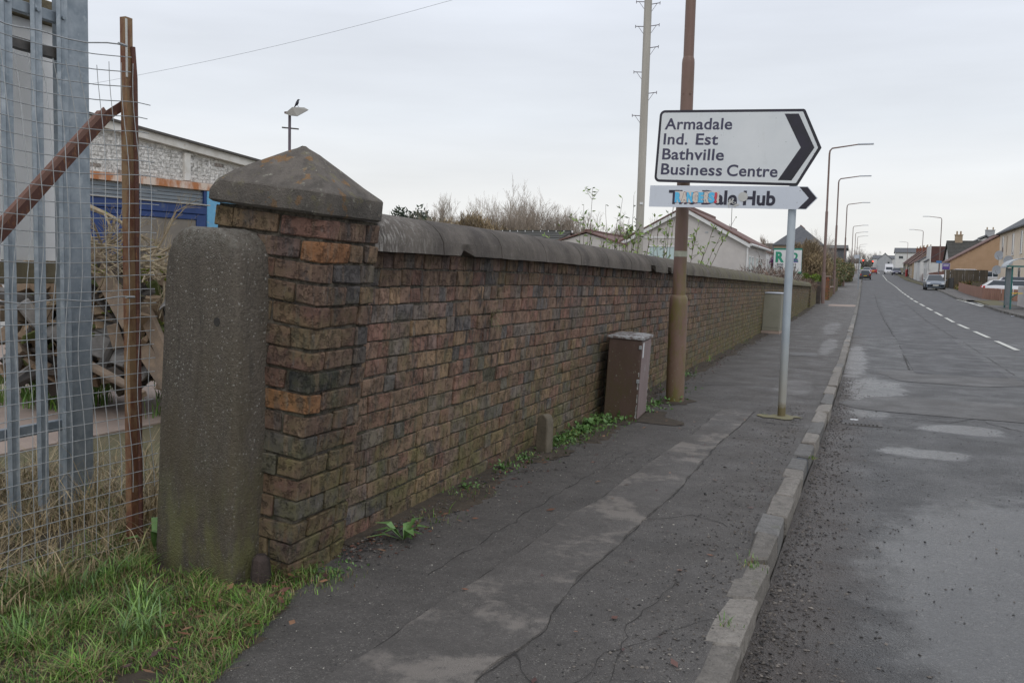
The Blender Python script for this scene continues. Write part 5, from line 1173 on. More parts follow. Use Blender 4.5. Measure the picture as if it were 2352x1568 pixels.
boards('low_fence', 'low slatted fence behind the reddish brown fence', [(7.9, 80), (12.5, 79)], .8, .2, M['fencegrey'], gap=.006)
tag(MB().cbox(8.0, 8.3, 106, 170, 1.0, 2.6, .03).build('garden_wall', M['orangeb']), 'low red garden walls along the far pavement', 'wall')
# shelter
ss = thing('bus_shelter', 'green framed bus shelter with curved translucent roof', 'bus shelter', (6.5, 49.0, G(49)))
for (x, y) in ((0.02, 0), (0.02, 1.9), (1.3, 0), (1.3, 1.9)): MB().box(x-.035, x+.035, y-.035, y+.035, 0, 2.0).build('post', M['green'], ss)
MB().box(.0, .03, .06, .58, .15, 1.95).build('side_panel', M['shpanel'], ss); MB().box(.0, .03, .66, 1.84, .15, 1.95).build('side_panel', M['shpanel'], ss)
for k in range(9): MB().box(-.012, -.001, .06+k*.2, .09+k*.2, .15, 1.95).build('panel_rib', M['galv'], ss)
MB().box(1.28, 1.31, .06, 1.84, .2, 1.95).build('back_panel', M['shpanel'], ss)
b = MB(); n = 12; vs = []
for y in (-.15, 2.1):
    for rr in (0, .03):
        for i in range(n+1): a = math.pi*i/n; vs.append((.66-(.86-rr)*math.cos(a), y, 2.02+(.42-rr)*math.sin(a)))
q = n+1; fs = []
for i in range(n): fs += [(i, i+1, 2*q+i+1, 2*q+i), (q+i, 3*q+i, 3*q+i+1, q+i+1), (i, q+i, q+i+1, i+1), (2*q+i, 2*q+i+1, 3*q+i+1, 3*q+i)]
b.add(vs, fs); b.build('roof', M['shroof'], ss, smooth='auto')
MB().box(-.25, 1.5, -.16, -.10, 1.99, 2.06).build('end_beam', M['green'], ss); MB().box(-.22, -.16, -.1, 2.1, 1.97, 2.04).build('edge_beam', M['lightgrey'], ss)
MB().tube([(.02, -.05, .55), (.3, -.05, .75)], .03, 6).build('perch_bracket', M['green'], ss); MB().box(.05, .5, -.06, .1, .74, .78).build('perch', M['platey'], ss)
# sale board, blue sign, yellow lamp
t = thing('sale_board', 'purple and white house sale board on a post', 'sale board', (6.75, 90.3, G(90))); MB().box(-.03, .03, 0, .04, 0, 1.8).build('post', M['upvc'], t); MB().box(-.3, .3, -.04, -.002, 1.78, 2.3).build('panel', M['purple'], t); MB().box(-.32, .32, -.0, .02, 1.75, 2.33).build('border', M['signwhite'], t)
for z in (2.2, 2.1): MB().box(-.22, .2, -.05, -.042, z-.05, z-.005).build('lettering_bar', M['signwhite'], t)
t = thing('blue_sign', 'small blue street sign on the lamp column by the houses', 'sign', (7.5, 110, G(110))); MB().tube([(0, 0, 0), (0, 0, 2.7)], .03, 6).build('pole', M['galv'], t); MB().box(-.27, .27, -.06, -.035, 2.45, 2.70).build('panel', M['blue'], t)
t = thing('wheelie_bin', 'black wheelie bin on the far pavement with yellow lid', 'bin', (8.0, 190, G(190))); MB().box(-.3, .3, -.3, .3, 0, 1.0).build('body', M['black'], t); MB().box(-.32, .32, -.32, .32, 1.0, 1.1).build('lid', M['platey'], t)
t = thing('post_box', 'red post box on the far pavement beside the bins', 'post box', (7.3, 186, G(186))); lathe([(.22, 0), (.22, 1.1), (.25, 1.15), (.2, 1.3), (.02, 1.36)], 12).build('body', M['car_red'], t); MB().box(-.14, .14, -.235, -.20, .9, .97).build('slot', M['black'], t)
# ------------------------------------------------------------------ traffic lights
def tlight():
    t = thing('traffic_light', 'x', 'traffic light', group='traffic lights at the junction')
    MB().tube([(0, 0, -.5), (0, 0, 3.0)], .06, 8).build('pole', M['iron'], t); MB().box(-.25, .25, .01, .05, 1.9, 3.1).build('backboard', M['black'], t)
    o = MB().cbox(-.16, .16, -.15, .0, 2.0, 3.0, .03).build('signal_head', M['black'], t)
    MB().tube([(0, -.16, 2.82), (0, -.19, 2.82)], .17, 12).build('red_lens', M['redlight'], o)
    for z in (2.5, 2.18): MB().tube([(0, -.155, z), (0, -.17, z)], .1, 10).build('dark_lens', M['iron'], o)
    return t
tl = tlight(); tl.location = (-.6, 330, 5.35); tl['label'] = 'red traffic light at the far junction, on the kerb ahead of the queue'
copy_tree(tl, (2.34, 330, 5.05), None, 'red traffic light in the middle of the far junction beside the grey gable')
# ------------------------------------------------------------------ CARS
def car(name, label, paintm, L=4.4, W=1.8, H=1.5, kind='hatch', plate='w', lit=False):
    t = thing(name, label, 'van' if kind == 'van' else 'car'); hl = L/2; hw = W/2
    # lower body stations: x, z_top, half width
    if kind == 'van': st = [(-hl, .95, .94), (-hl+.1, 1.0, 1), (hl-1.2, 1.0, 1), (hl-.5, .95, .98), (hl-.1, .8, .93), (hl, .62, .86)]
    else: st = [(-hl, .82, .84), (-hl+.12, .98, .93), (-hl+.7, 1.0, 1), (.6, .98, 1), (hl-1.0, .93, .99), (hl-.35, .82, .94), (hl-.06, .66, .86), (hl, .5, .80)]
    b = MB(); vs = []; sec = 12
    for x, zt, k in st:
        w = hw*k; pr = [(0, .22), (w*.8, .22), (w*.97, .30), (w, .55), (w*.985, zt-.14), (w*.93, zt-.03), (w*.80, zt), (0, zt+.02)]
        full = pr+[(-a, c) for a, c in pr[-2:0:-1]]
        vs += [(x, a, c) for a, c in full]
    m_ = len(vs)//len(st)
    b.add(vs, [(j*m_+i, j*m_+(i+1) % m_, (j+1)*m_+(i+1) % m_, (j+1)*m_+i) for j in range(len(st)-1) for i in range(m_)]+[tuple(range(m_))[::-1], tuple((len(st)-1)*m_+i for i in range(m_))])
    b.build('body', paintm, t, smooth='auto')
    if kind == 'van': base = (-hl+.05, hl-.75); top = (-hl+.08, hl-1.45)
    elif kind == 'estate': base = (-hl+.1, hl-1.05); top = (-hl+.55, hl-2.0)
    elif kind == 'saloon': base = (-hl+.55, hl-1.1); top = (-hl+1.3, hl-1.95)
    else: base = (-hl+.08, hl-.95); top = (-hl+.5, hl-1.75)
    zb = .95; q = .60 if kind != 'van' else .82
    def cabin(s0, s1, wk, name_, mat, grow=0.0):
        b = MB(); x0 = base[0]+(top[0]-base[0])*s0; x1 = base[1]+(top[1]-base[1])*s0; X0 = base[0]+(top[0]-base[0])*s1; X1 = base[1]+(top[1]-base[1])*s1
        w0 = hw*(.86+(q-.86)*s0)+grow; w1 = hw*(.86+(q-.86)*s1)+grow; z0 = zb+(H-zb)*s0; z1 = zb+(H-zb)*s1
        b.add([(x0, -w0, z0), (x1, -w0, z0), (x1, w0, z0), (x0, w0, z0), (X0, -w1, z1), (X1, -w1, z1), (X1, w1, z1), (X0, w1, z1)], [(3, 2, 1, 0), (4, 5, 6, 7), (0, 1, 5, 4), (1, 2, 6, 5), (2, 3, 7, 6), (3, 0, 4, 7)])
        return b.build(name_, mat, t)
    cabin(0, .93, 0, 'window_glass', M['glass'] if kind != 'van' else paintm)
    # roof, slightly domed
    b = MB(); X0, X1 = top; w1 = hw*q
    b.add([(X0-.05, -w1-.03, H-.055), (X1+.05, -w1-.03, H-.055), (X1+.05, w1+.03, H-.055), (X0-.05, w1+.03, H-.055), (X0+.1, -w1*.8, H), (X1-.15, -w1*.8, H-.005), (X1-.15, w1*.8, H-.005), (X0+.1, w1*.8, H)], [(3, 2, 1, 0), (4, 5, 6, 7), (0, 1, 5, 4), (1, 2, 6, 5), (2, 3, 7, 6), (3, 0, 4, 7)]); b.build('roof', paintm, t)
    for s_ in (-1, 1):
        for fx in ((base[0], top[0]), (base[1], top[1]), ((base[0]*.55+base[1]*.45,)*2)):
            wb = hw*.865; MB().tube([(fx[0], s_*wb, zb-.02), (fx[1], s_*(w1+.005), H-.05)], .035, 4).build('pillar', paintm, t)
    if kind == 'van':
        b = MB(); b.add([(hl-.76, -hw*.7, .99), (hl-.76, hw*.7, .99), (hl-1.08, hw*.68, 1.55), (hl-1.08, -hw*.68, 1.55)], [(0, 1, 2, 3)]); o = b.build('windscreen', M['glass'], t); o.location = (.05, 0, .03)
    for sx in (-hl+.78, hl-.82):
        for s_ in (-1, 1):
            w_ = MB().tube([(sx, s_*(hw-.2), .31), (sx, s_*(hw+.005), .31)], .31, 16).build('wheel', M['rubber'], t)
            MB().tube([(sx, s_*(hw+.004), .31), (sx, s_*(hw+.014), .31)], .19, 12).build('rim', M['rim'], w_)
    for s_ in (-1, 1):
        MB().cbox(hl-.22, hl-.055, s_*hw*.70-.17, s_*hw*.70+.17, .58, .74, .03).build('headlight', M['headon'] if lit else M['lens'], t)
        MB().cbox(-hl-.01, -hl+.12, s_*hw*.78-.11, s_*hw*.78+.11, .68, .95, .03).build('tail_light', M['redlens'], t)
        MB().cbox(base[1]-.35, base[1]-.2, s_*(hw+.08)-.09, s_*(hw+.08)+.09, .93, 1.07, .03).build('wing_mirror', paintm, t)
    MB().cbox(hl-.04, hl+.02, -.42, .42, .40, .60, .03).build('grille', M['black'], t); MB().cbox(hl-.10, hl+.005, -hw*.8, hw*.8, .22, .34, .03).build('lower_grille', M['black'], t)
    MB().cbox(hl+.02, hl+.035, -.26, .26, .44, .55, .003).build('number_plate', M['platew'], t); MB().cbox(-hl-.03, -hl-.002, -.26, .26, .58, .69, .003).build('number_plate', M['platey'], t)
    MB().cbox(-hl-.02, -hl+.1, -hw*.8, hw*.8, .24, .42, .03).build('rear_bumper', M['black'], t)
    return t
def put(c, x, y, face, dz=0, z=None):   # face angle: 0 -> heading +X ; pi/2 -> away from us ; -pi/2 -> toward us
    zz = (G(y)-.1+dz) if z is None else z; sl = (G(y+3)-G(y-3))/6 if z is None else 0
    c.location = (x, y, zz); c.rotation_euler = (0, -sl*math.sin(face), face)
AW, TW = math.pi/2, -math.pi/2
put(car('parked_car', 'grey blue estate car parked half on the far pavement facing us', M['car_greyblue'], 4.7, 1.86, 1.52, 'estate'), 5.95, 91.5, TW); [o for o in COL.objects if o.name == 'parked_car'][0].scale = (.88, .88, .9)
put(car('parked_car', 'black hatchback with yellow rear plate at the near kerb', M['car_black'], 4.0, 1.75, 1.52), .12, 161, AW)
put(car('moving_car', 'white car queueing directly ahead of the black hatchback', M['car_white'], 4.4, 1.8, 1.5, 'saloon'), .35, 200, AW)
put(car('moving_car', 'small red car just beyond the white queueing car', M['car_red'], 4.0, 1.7, 1.45), 1.75, 222, AW)
put(car('moving_car', 'dark navy car by the white van', M['car_navy'], 4.2, 1.8, 1.5), 6.15, 206, TW)
v = car('delivery_van', 'white box van parked beside the dark navy car', M['car_white'], 5.2, 1.95, 2.3, 'van'); put(v, 5.1, 224, TW)
put(car('moving_car', 'grey car coming down the hill past the junction', M['car_greyblue'], 4.2, 1.8, 1.5), 4.6, 386, TW)
put(car('parked_car', 'first of two red cars parked beyond the van', M['car_red'], 4.2, 1.75, 1.5), 7.0, 380, TW)
put(car('parked_car', 'second red car parked higher up behind the first', M['car_red'], 4.2, 1.75, 1.5), 7.1, 400, TW)
put(car('parked_car', 'silver estate seen side on at the far junction', M['car_silver'], 4.6, 1.8, 1.5, 'estate'), 4.8, 432, math.pi)
put(car('moving_car', 'white car with bright lit headlights waiting uphill', M['car_white'], 4.4, 1.8, 1.5, 'saloon', lit=True), 1.0, 470, TW)
c1 = car('parked_car', 'white estate car side on behind the reddish brown fence', M['car_white'], 4.6, 1.8, 1.32, 'estate'); put(c1, 9.45, 66.5, 0, z=.27)
c2 = car('parked_car', 'dark navy car parked behind the white estate', M['car_navy'], 4.5, 1.85, 1.5, 'estate'); put(c2, 10.9, 73.5, 0, z=.36)
c3 = car('parked_car', 'white car roof showing above the tall board fence near the gate', M['car_white'], 4.4, 1.8, 1.5); put(c3, 11.0, 100.5, math.pi, z=1.05)
c4 = car('parked_car', 'white car roof above the tall board fence beside the sale board', M['car_white'], 4.2, 1.8, 1.5); put(c4, 8.6, 100.8, math.pi, z=1.22)

# ================================================================== VEGETATION
def quadleaf(b, p, d, n, l, w, col):
    s_ = d.cross(n).normalized()*w/2
    b.add([p, p+d*l*.5+s_, p+d*l, p+d*l*.5-s_], [(0, 1, 2, 3)], col)
def rv(): 
    v = Vector((R(-1, 1), R(-1, 1), R(-1, 1)))
    return v.normalized() if v.length > .01 else Vector((0, 0, 1))
def bare_tree(label, x, y, zb, h, w, seed, col=(.17, .145, .12), twig=(.31, .26, .21), dens=1.0, r0=.085):
    rs = random.getstate(); random.seed(seed); t = thing('bare_tree', label, 'tree', (x, y, zb), group='bare trees behind the wall')
    tb, cb_ = MB(), MB()
    def grow(p, d, l, r_, lvl):
        n = 4; pts = [p]
        for i in range(n):
            d = (d+rv()*.16+Vector((0, 0, .09))).normalized(); pts.append(pts[-1]+d*l/n)
        rr = [max(.0048, r_*(1-.45*i/n)) for i in range(n+1)]
        (tb if lvl < 2 else cb_).tube(pts, rr, 5 if lvl < 2 else 3, col if lvl < 3 else twig, caps=False)
        if lvl >= 5: return
        k = int((4 if lvl < 1 else 4)*dens+R(0, 1))
        for i in range(k):
            j = random.randint(1, n); a = R(.25, .75); s_ = rv(); s_ = (s_-d*s_.dot(d)).normalized(); dd = (d*math.cos(a)+s_*math.sin(a)*w).normalized(); grow(pts[j], dd, l*R(.55, .78), rr[j]*.62, lvl+1)
    for k in range(3): grow(Vector((R(-.2, .2), R(-.2, .2), 0)), (Vector((R(-.2, .2), R(-.2, .2), 1))).normalized(), h*.36, r0, 0)
    tb.build('trunk', M['twigs'], t); cb_.build('crown', M['twigs'], t); random.setstate(rs); return t
bt = [(1010, 455, 62, 'slender bare tree at the near end of the tree line'), (1075, 435, 60, 'bare tree above the brown thicket, second in the line'), (1140, 412, 60, 'tallest bare tree in the middle of the tree line'), (1195, 425, 61, 'bare tree just past the tallest one'),
      (1245, 440, 60, 'spreading bare tree above the mortared ridge tiles'), (1300, 452, 60, 'bare tree above the low tiled roof'), (1350, 470, 62, 'small bare tree behind the leafy shoots'), (1405, 475, 64, 'small bare tree before the telegraph pole'), (1500, 492, 66, 'bare tree showing between telegraph pole and sign'), (1040, 450, 58, 'twiggy bare tree squeezed between the first two in the line'), (1165, 420, 63, 'bare tree standing close behind the tallest one'), (1220, 440, 58, 'low forked bare tree between the tallest and the spreading one'), (1270, 450, 63, 'thin upright bare tree above the mortared ridge')]
for i, (px, py, D, lb) in enumerate(bt):
    p = PT(px, py, D=D); g = G(p.y); bare_tree(lb, p.x, p.y, g, (p.z-g)*1.02, .85, 100+i)
for i, (px, py, D, lb) in enumerate(((1875, 520, 100, 'large bare tree rising above the brown hedge'), (1905, 545, 105, 'bare tree leaning over the lamp columns'), (1660, 470+60, 70, 'thin bare sapling behind the bungalow roof'), (1760, 540, 50, 'spindly bare sapling beside the letting board'))):
    p = PT(px, py, D=D); g = G(p.y); bare_tree(lb, p.x, p.y, g, (p.z-g)*1.0, .95, 140+i)
for i, (px, py, D, h_) in enumerate(((1970, 562, 430, 9), (1985, 568, 435, 9), (2003, 572, 440, 9), (2018, 575, 440, 8), (2035, 577, 445, 8), (1955, 566, 420, 9))):
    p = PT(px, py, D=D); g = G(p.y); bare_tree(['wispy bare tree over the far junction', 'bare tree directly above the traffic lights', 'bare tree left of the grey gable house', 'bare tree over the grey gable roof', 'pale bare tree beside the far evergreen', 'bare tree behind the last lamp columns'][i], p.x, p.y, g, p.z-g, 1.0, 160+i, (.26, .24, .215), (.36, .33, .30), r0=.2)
def leafmass(name, label, cat, c, rad, n, size, cols, mat=None, lumps=9, stems=True, group=None, flat=1.0, up=0.2, seedk=0, kind=None, part='crown'):
    rs = random.getstate(); random.seed(900+seedk+int(abs(c[0]*13+c[1]*7))); t = thing(name, label, cat, (c[0], c[1], c[2]), group=group)
    b = MB(); L_ = [(Vector((R(-1, 1)*rad[0]*.6, R(-1, 1)*rad[1]*.6, rad[2]*R(.3, 1.15))), R(.35, .6)) for _ in range(lumps)]+[(Vector((0, 0, rad[2]*.7)), .75)]
    for i in range(n):
        ctr, k = random.choice(L_); v = rv(); q = R(.45, 1)**.5; p = ctr+Vector((v.x*rad[0]*k*q, v.y*rad[1]*k*q, v.z*rad[2]*k*q))
        if p.z < 0: p.z = abs(p.z)*.5
        col = random.choice(cols); kk = R(.65, 1.25)*(.75+.5*noise.noise(p*1.3)); d = (rv()+Vector((0, 0, up))).normalized(); nn = rv()
        quadleaf(b, p, d, nn, size*R(.6, 1.4), size*R(.3, .55)*flat, tuple(max(0, x*kk) for x in col))
    b.build(part, mat or M['foliage'], t)
    if stems:
        b = MB()
        for i in range(7):
            e = random.choice(L_)[0]; b.tube([(e.x*.2, e.y*.2, -.1), (e.x*.6, e.y*.6, e.z*.6), (e.x, e.y, e.z)], [.03, .02, .01], 4, (.10, .08, .06), caps=False)
        b.build('stem', M['twigs'], t)
    random.setstate(rs); return t
BR = [(.36, .27, .15), (.28, .205, .12), (.42, .33, .20), (.22, .165, .10)]
for (px, py, D, rx, hh, lb, n) in ((1020, 520, 50, 1.6, 0, 'dense brown thicket nearest the pillar end', 8500), (1095, 488, 50, 2.3, 0, 'tall dense brown thicket under the bare trees', 13000), (1170, 522, 50, 2.1, 0, 'brown thicket above the mortared roof ridge', 9000)):
    p = PT(px, py, D=D); leafmass('brown_thicket', lb, 'bush', (p.x, p.y, .3), (rx, 1.6, (p.z-.3)/1.55), n, .34, BR, M['twigs'], up=1.6, flat=.32)
p = PT(1858, 545, Y=64); leafmass('brown_thicket', 'big rounded brown bush behind the green hedge', 'bush', (p.x, p.y, .4), (1.5, 2.2, 2.3), 11000, .34, BR, M['twigs'], up=1.2, flat=.25)
leafmass('brown_thicket', 'lower brown bush along the wall by the second far lamp', 'bush', (-3.0, 72, .5), (1.0, 5, 1.7), 7000, .4, BR, M['twigs'], up=1.2, flat=.14)
leafmass('dead_shrubs', 'tangled dead shrubs and litter behind the end of the long wall', 'shrub', (-3.3, 38.5, .6), (1.2, 5.5, .75), 5200, .34, [(.20, .13, .10), (.30, .22, .17), (.15, .10, .08), (.45, .42, .38)], M['twigs'], up=.3, flat=.16)
leafmass('dead_shrubs', 'dead climbing stems over the lower brick wall', 'shrub', (-2.6, 46, .85), (.45, 2.6, .35), 2400, .25, [(.24, .15, .11), (.32, .24, .18), (.18, .12, .09)], M['twigs'], up=.1, flat=.2)
for i, (x, y) in enumerate(((-3.1, 57), (-2.75, 58.5), (-3.5, 56.2))): leafmass('conifer_hedge', ['bright green clipped conifer behind the red gate pillar', 'bright green conifer behind the far lamp column', 'bright green conifer next to the letting board'][i], 'hedge', (x, y, .9), (.5, .5, .48), 2200, .13, [(.20, .30, .02), (.26, .36, .03), (.12, .20, .02)], up=1.2, group='bright green conifers')
GO = [(.10, .15, .04), (.16, .19, .06), (.32, .21, .08), (.09, .12, .04), (.24, .19, .12)]
leafmass('ivy_hedge', 'orange and green ivy mass beside the third far lamp column', 'hedge', (-2.6, 95, G(95)-.1), (1.0, 9, 1.75), 16000, .17, GO, up=.2)
leafmass('ivy_hedge', 'green overgrown hedge leading up to the junction', 'hedge', (-2.3, 125, G(125)-.1), (.9, 12, 1.6), 12000, .2, GO, up=.2)
for (px, py, D, rx, cols, lb) in ((935, 488, 110, 2.2, [(.035, .055, .03), (.05, .075, .04)], 'dark evergreen clump on the skyline by the pillar'), (975, 482, 108, 2.0, [(.04, .07, .04), (.06, .09, .05)], 'blue green evergreen clump on the skyline'), (1000, 498, 95, 1.6, [(.10, .12, .03), (.07, .09, .03)], 'yellowish evergreen beside the brown thicket')):
    p = PT(px, py, D=D); leafmass('evergreen_clump', lb, 'tree', (p.x, p.y, 1.0), (rx, 2, (p.z-1)/1.5), 2600, .55, cols)
for (px, D, lb) in ((885, 115, 'brown wintry scrub at the pillar cap'), (910, 118, 'brown wintry scrub between pillar and evergreens'), (950, 120, 'distant brown scrub behind the evergreens')):
    p = PT(px, 497, D=D); leafmass('winter_scrub', lb, 'bush', (p.x, p.y, 1), (3, 2, (p.z-1)/1.5), 3000, .6, BR, M['twigs'], up=1.5, flat=.1)
p = PT(2068, 573, D=400); leafmass('pine_tree', 'dark rounded pine above the far gable house', 'tree', (p.x, p.y, 7), (1.8, 1.8, (p.z-7)/1.5), 1800, .9, [(.05, .065, .05), (.07, .085, .06)])
p = PT(2113, 580, D=400); leafmass('pine_tree', 'small dark conical pine beside the white flats', 'tree', (p.x, p.y, 7), (1.6, 1.6, (p.z-7)/1.5), 1500, .9, [(.05, .065, .05), (.07, .085, .06)])
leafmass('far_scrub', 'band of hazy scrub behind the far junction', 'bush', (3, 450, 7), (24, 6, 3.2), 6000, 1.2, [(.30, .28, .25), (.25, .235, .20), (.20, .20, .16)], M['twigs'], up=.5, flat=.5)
tag(MB().box(-3, 6, 395, 401, 5.9, 6.6).build('grass_bank', pm('grass_green', (.10, .16, .03), (.13, .2, .04), 3, .9)), kind='structure')
leafmass('garden_shrub', 'orange and green shrub in front of the tall board fence', 'shrub', (8.5, 90, .55), (1.3, .8, .6), 3000, .16, [(.25, .15, .05), (.12, .16, .04), (.20, .20, .05), (.30, .16, .07)])
leafmass('evergreen_bush', 'dark evergreen bush between the telegraph pole and bungalow roof', 'bush', (PT(1478, 520, D=46).x, PT(1478, 520, D=46).y, 0), (1.2, 1, 2.6), 3000, .25, [(.05, .08, .03), (.035, .055, .025)])
leafmass('brown_thicket', 'yellow brown thicket under the leafy shoots', 'bush', (PT(1420, 520, D=48).x, PT(1420, 520, D=48).y, 0), (1.6, 1, 2.3), 4200, .3, [(.22, .19, .08), (.17, .16, .07), (.25, .22, .12)], M['twigs'], up=1.1, flat=.2)
t = leafmass('flower_basket', 'purple hanging flower basket on the white terrace', 'flower basket', (-4.55, 49.5, 2.0), (.18, .18, .3), 260, .1, [(.25, .03, .25), (.35, .08, .35)], stems=True)
# leafy willow shoots rising behind the wall
def shoot(label, px0, pxs, D, seed, leafc=((.17, .27, .05), (.25, .34, .09), (.12, .18, .05))):
    rs = random.getstate(); random.seed(seed); base = PT(px0, 620, D=D); t = thing('young_willow', label, 'shrub', (base.x, base.y, 0), group='leafy shoots behind the wall')
    sb, lb_ = MB(), MB(); o = Vector((base.x, base.y, 0))
    for (tx, ty) in pxs:
        e = PT(tx, ty, D=D+R(-.4, .4))-o; s0 = Vector((R(-.08, .08), R(-.08, .08), 0)); mid = Vector((e.x*.35, e.y*.35, e.z*.55)); n = 14
        pts = [s0*(1-k)**2+mid*2*k*(1-k)+e*k*k for k in [i/n for i in range(n+1)]]; pts = [q+Vector((R(-.008, .008), R(-.008, .008), 0)) for q in pts]
        sb.tube(pts, [.009*(1-.75*i/n) for i in range(n+1)], 4, (.12, .09, .07), caps=False)
        for i in range(5, n+1):
            for k in range(3 if i > 8 else 1):
                if random.random() < .5:
                    d = (rv()+Vector((0, 0, .9))).normalized(); quadleaf(lb_, pts[i]+rv()*.005, d, rv(), R(.055, .11), R(.02, .034), random.choice(leafc))
        for k in range(3):
            j = random.randint(5, n-1); d = (rv()*.8+Vector((0, 0, .9))).normalized(); q = pts[j]+d*R(.15, .3); sb.tube([pts[j], q], [.004, .002], 3, (.12, .09, .07), caps=False)
            for m2 in range(7): quadleaf(lb_, pts[j].lerp(q, R(.3, 1)), (rv()+Vector((0, 0, .7))).normalized(), rv(), R(.05, .10), R(.018, .03), random.choice(leafc))
    sb.build('stem', M['twigs'], t); lb_.build('leaf_sprays', M['foliage'], t); random.setstate(rs)
shoot('tall leafy shoot before the small bungalow gable', 1345, [(1362, 432), (1340, 470), (1330, 520), (1352, 500)], 14.2, 1)
shoot('leafy shoots with pale leaves beside the telegraph pole', 1400, [(1392, 470), (1430, 455), (1418, 500), (1385, 520), (1445, 500)], 14.0, 2)
shoot('green leafy shoots in front of the telegraph pole', 1450, [(1455, 448), (1470, 515), (1440, 545), (1505, 500), (1410, 540)], 13.0, 3)
shoot('thin twigs between telegraph pole and lamp column', 1515, [(1510, 498), (1535, 490), (1500, 540), (1545, 475), (1528, 530), (1550, 500)], 13.4, 4)
shoot('bent twigs fanning out past the lamp column', 1560, [(1605, 510), (1640, 525), (1655, 540), (1600, 535), (1620, 570), (1690, 500)], 14.0, 5)
shoot('low spray of bright green leaves under the tall shoots', 1425, [(1405, 560), (1440, 530), (1460, 545), (1380, 550), (1425, 500), (1475, 530)], 13.2, 8)
shoot('short leafy shoot above the mortared roof ridge', 1270, [(1288, 520), (1262, 548), (1250, 542)], 15.0, 6)
shoot('dry brown twigs beside the letting board', 1765, [(1740, 570), (1775, 560), (1790, 590), (1755, 600)], 30, 7, ((.2, .12, .08),))
# ------------------------------------------------------------------ grass, weeds, gravel, leaves
def blades(name, label, pts, hr, w, cols, lean=.5, kind='stuff', seg=3, cat='grass'):
    b = MB()
    for (x, y, z) in pts:
        h = R(*hr)*(.55+1.5*max(0, noise.noise(Vector((x*5, y*5, 0)))+.15)); a = R(0, 6.28); dx, dy = math.cos(a), math.sin(a); ln = R(.1, lean)*h; ww = w*R(.6, 1.4); px, py = -dy*ww/2, dx*ww/2; c = random.choice(cols); k = R(.7, 1.3); c = tuple(q*k for q in c)
        vs = []
        for i in range(seg):
            q = i/seg; o = ln*q*q; vs += [(x+dx*o-px*(1-q*.6), y+dy*o-py*(1-q*.6), z+h*q*(1-.25*q*lean)), (x+dx*o+px*(1-q*.6), y+dy*o+py*(1-q*.6), z+h*q*(1-.25*q*lean))]
        vs.append((x+dx*ln, y+dy*ln, z+h*(1-.25*lean))); fs = [(2*i, 2*i+1, 2*i+3, 2*i+2) for i in range(seg-1)]+[(2*seg-2, 2*seg-1, 2*seg)]
        b.add(vs, fs, c)
    return tag(b.build(name, M['foliage']), label, cat, kind=kind)
GR = [(.10, .215, .03), (.15, .28, .04), (.07, .15, .025), (.19, .27, .07), (.30, .25, .12), (.15, .09, .045)]
DR = [(.36, .28, .15), (.28, .21, .11), (.44, .35, .21), (.20, .15, .08), (.13, .15, .04)]
def ingreen(x, y):
    return x < np.interp(y, [1.5, 2.2, 2.4, 2.83, 3.1, 3.4, 3.5], [-1.75, -1.86, -1.92, -2.02, -2.12, -2.2, -2.25])+.03*noise.noise(Vector((x*5, y*5, 0)))
def soil(x, y): return .012+.02*noise.noise(Vector((x*3, y*3, 5)))
xs_ = np.arange(-5.6, -1.7, .1); ysg = np.arange(1.2, 4.6, .1)
b = MB(); nx = len(xs_); vs = [(x, y, (soil(x, y) if ingreen(x, y) and x > -5.3 and y < 4.4 else -.03)) for y in ysg for x in xs_]
b.add(vs, [(j*nx+i, j*nx+i+1, (j+1)*nx+i+1, (j+1)*nx+i) for j in range(len(ysg)-1) for i in range(nx-1)]); tag(b.build('verge_soil', M['soil']), kind='structure')
pts = []
while len(pts) < 24000:
    x, y = R(-3.4, -1.8), R(1.9, 3.5)
    if ingreen(x, y) and not (-2.9 < x < -2.37 and 3.12 < y < 3.45): 
        if noise.noise(Vector((x*4, y*4, 9))) > -.5: pts.append((x, y, soil(x, y)))
blades('grass', 'short green grass around the foot of the concrete post', pts, (.02, .095), .0038, GR, 1.4)
for i_, (x_, y_, l_) in enumerate(((-2.55, 2.75, .10), (-2.35, 2.5, .08), (-2.95, 2.9, .12), (-2.75, 2.35, .09), (-3.1, 2.6, .10))):
    tw = [(random.gauss(x_, .05), random.gauss(y_, .06), soil(x_, y_)) for _ in range(130)]
    blades('grass', 'longer grass tuft standing out of the short verge grass', tw, (.08, .17), .006, [(.14, .24, .09), (.20, .32, .08), (.12, .22, .05)], 1.1)
pts = []
while len(pts) < 9500:
    x, y = R(-5.0, -2.95), R(1.9, 4.3)
    if noise.noise(Vector((x*2, y*2, 2))) > -.25: pts.append((x, y, soil(x, y)))
blades('dry_grass', 'straw coloured dead grass under the wire mesh', pts, (.10, .30), .0045, DR, 1.5)
pts = [(R(-4.6, -3.2), R(3.0, 4.6), 0) for _ in range(1500)]+[(R(-3.3, -2.9), R(3.4, 4.0), 0) for _ in range(900)]
blades('dry_grass', 'taller dead grass at the foot of the palisade fence', pts, (.2, .48), .004, DR[:4], 1.0)
pts = [(R(-8.0, -5.8), R(6.2, 8.8), 0) for _ in range(3500)]
blades('grass', 'green grass growing beside the debris heap', [p for p in pts if noise.noise(Vector((p[0]*1.5, p[1]*1.5, 0))) > .0], (.15, .38), .010, GR[:4], .7)
pts = []
for (cx, cy, n, s_) in ((-2.14, 3.32, 260, .06), (-.44, 4.35, 60, .03), (-.43, 3.55, 30, .02), (-2.22, 5.0, 120, .08), (-.86, 9.3, 30, .03), (-.3, 7.2, 30, .02), (-2.15, 4.4, 80, .08)):
    pts += [(random.gauss(cx, s_), random.gauss(cy, s_*1.3), .0) for _ in range(n)]
blades('grass', 'small grass tufts in the pavement joints', pts, (.02, .06), .004, GR, .9)
pts = []
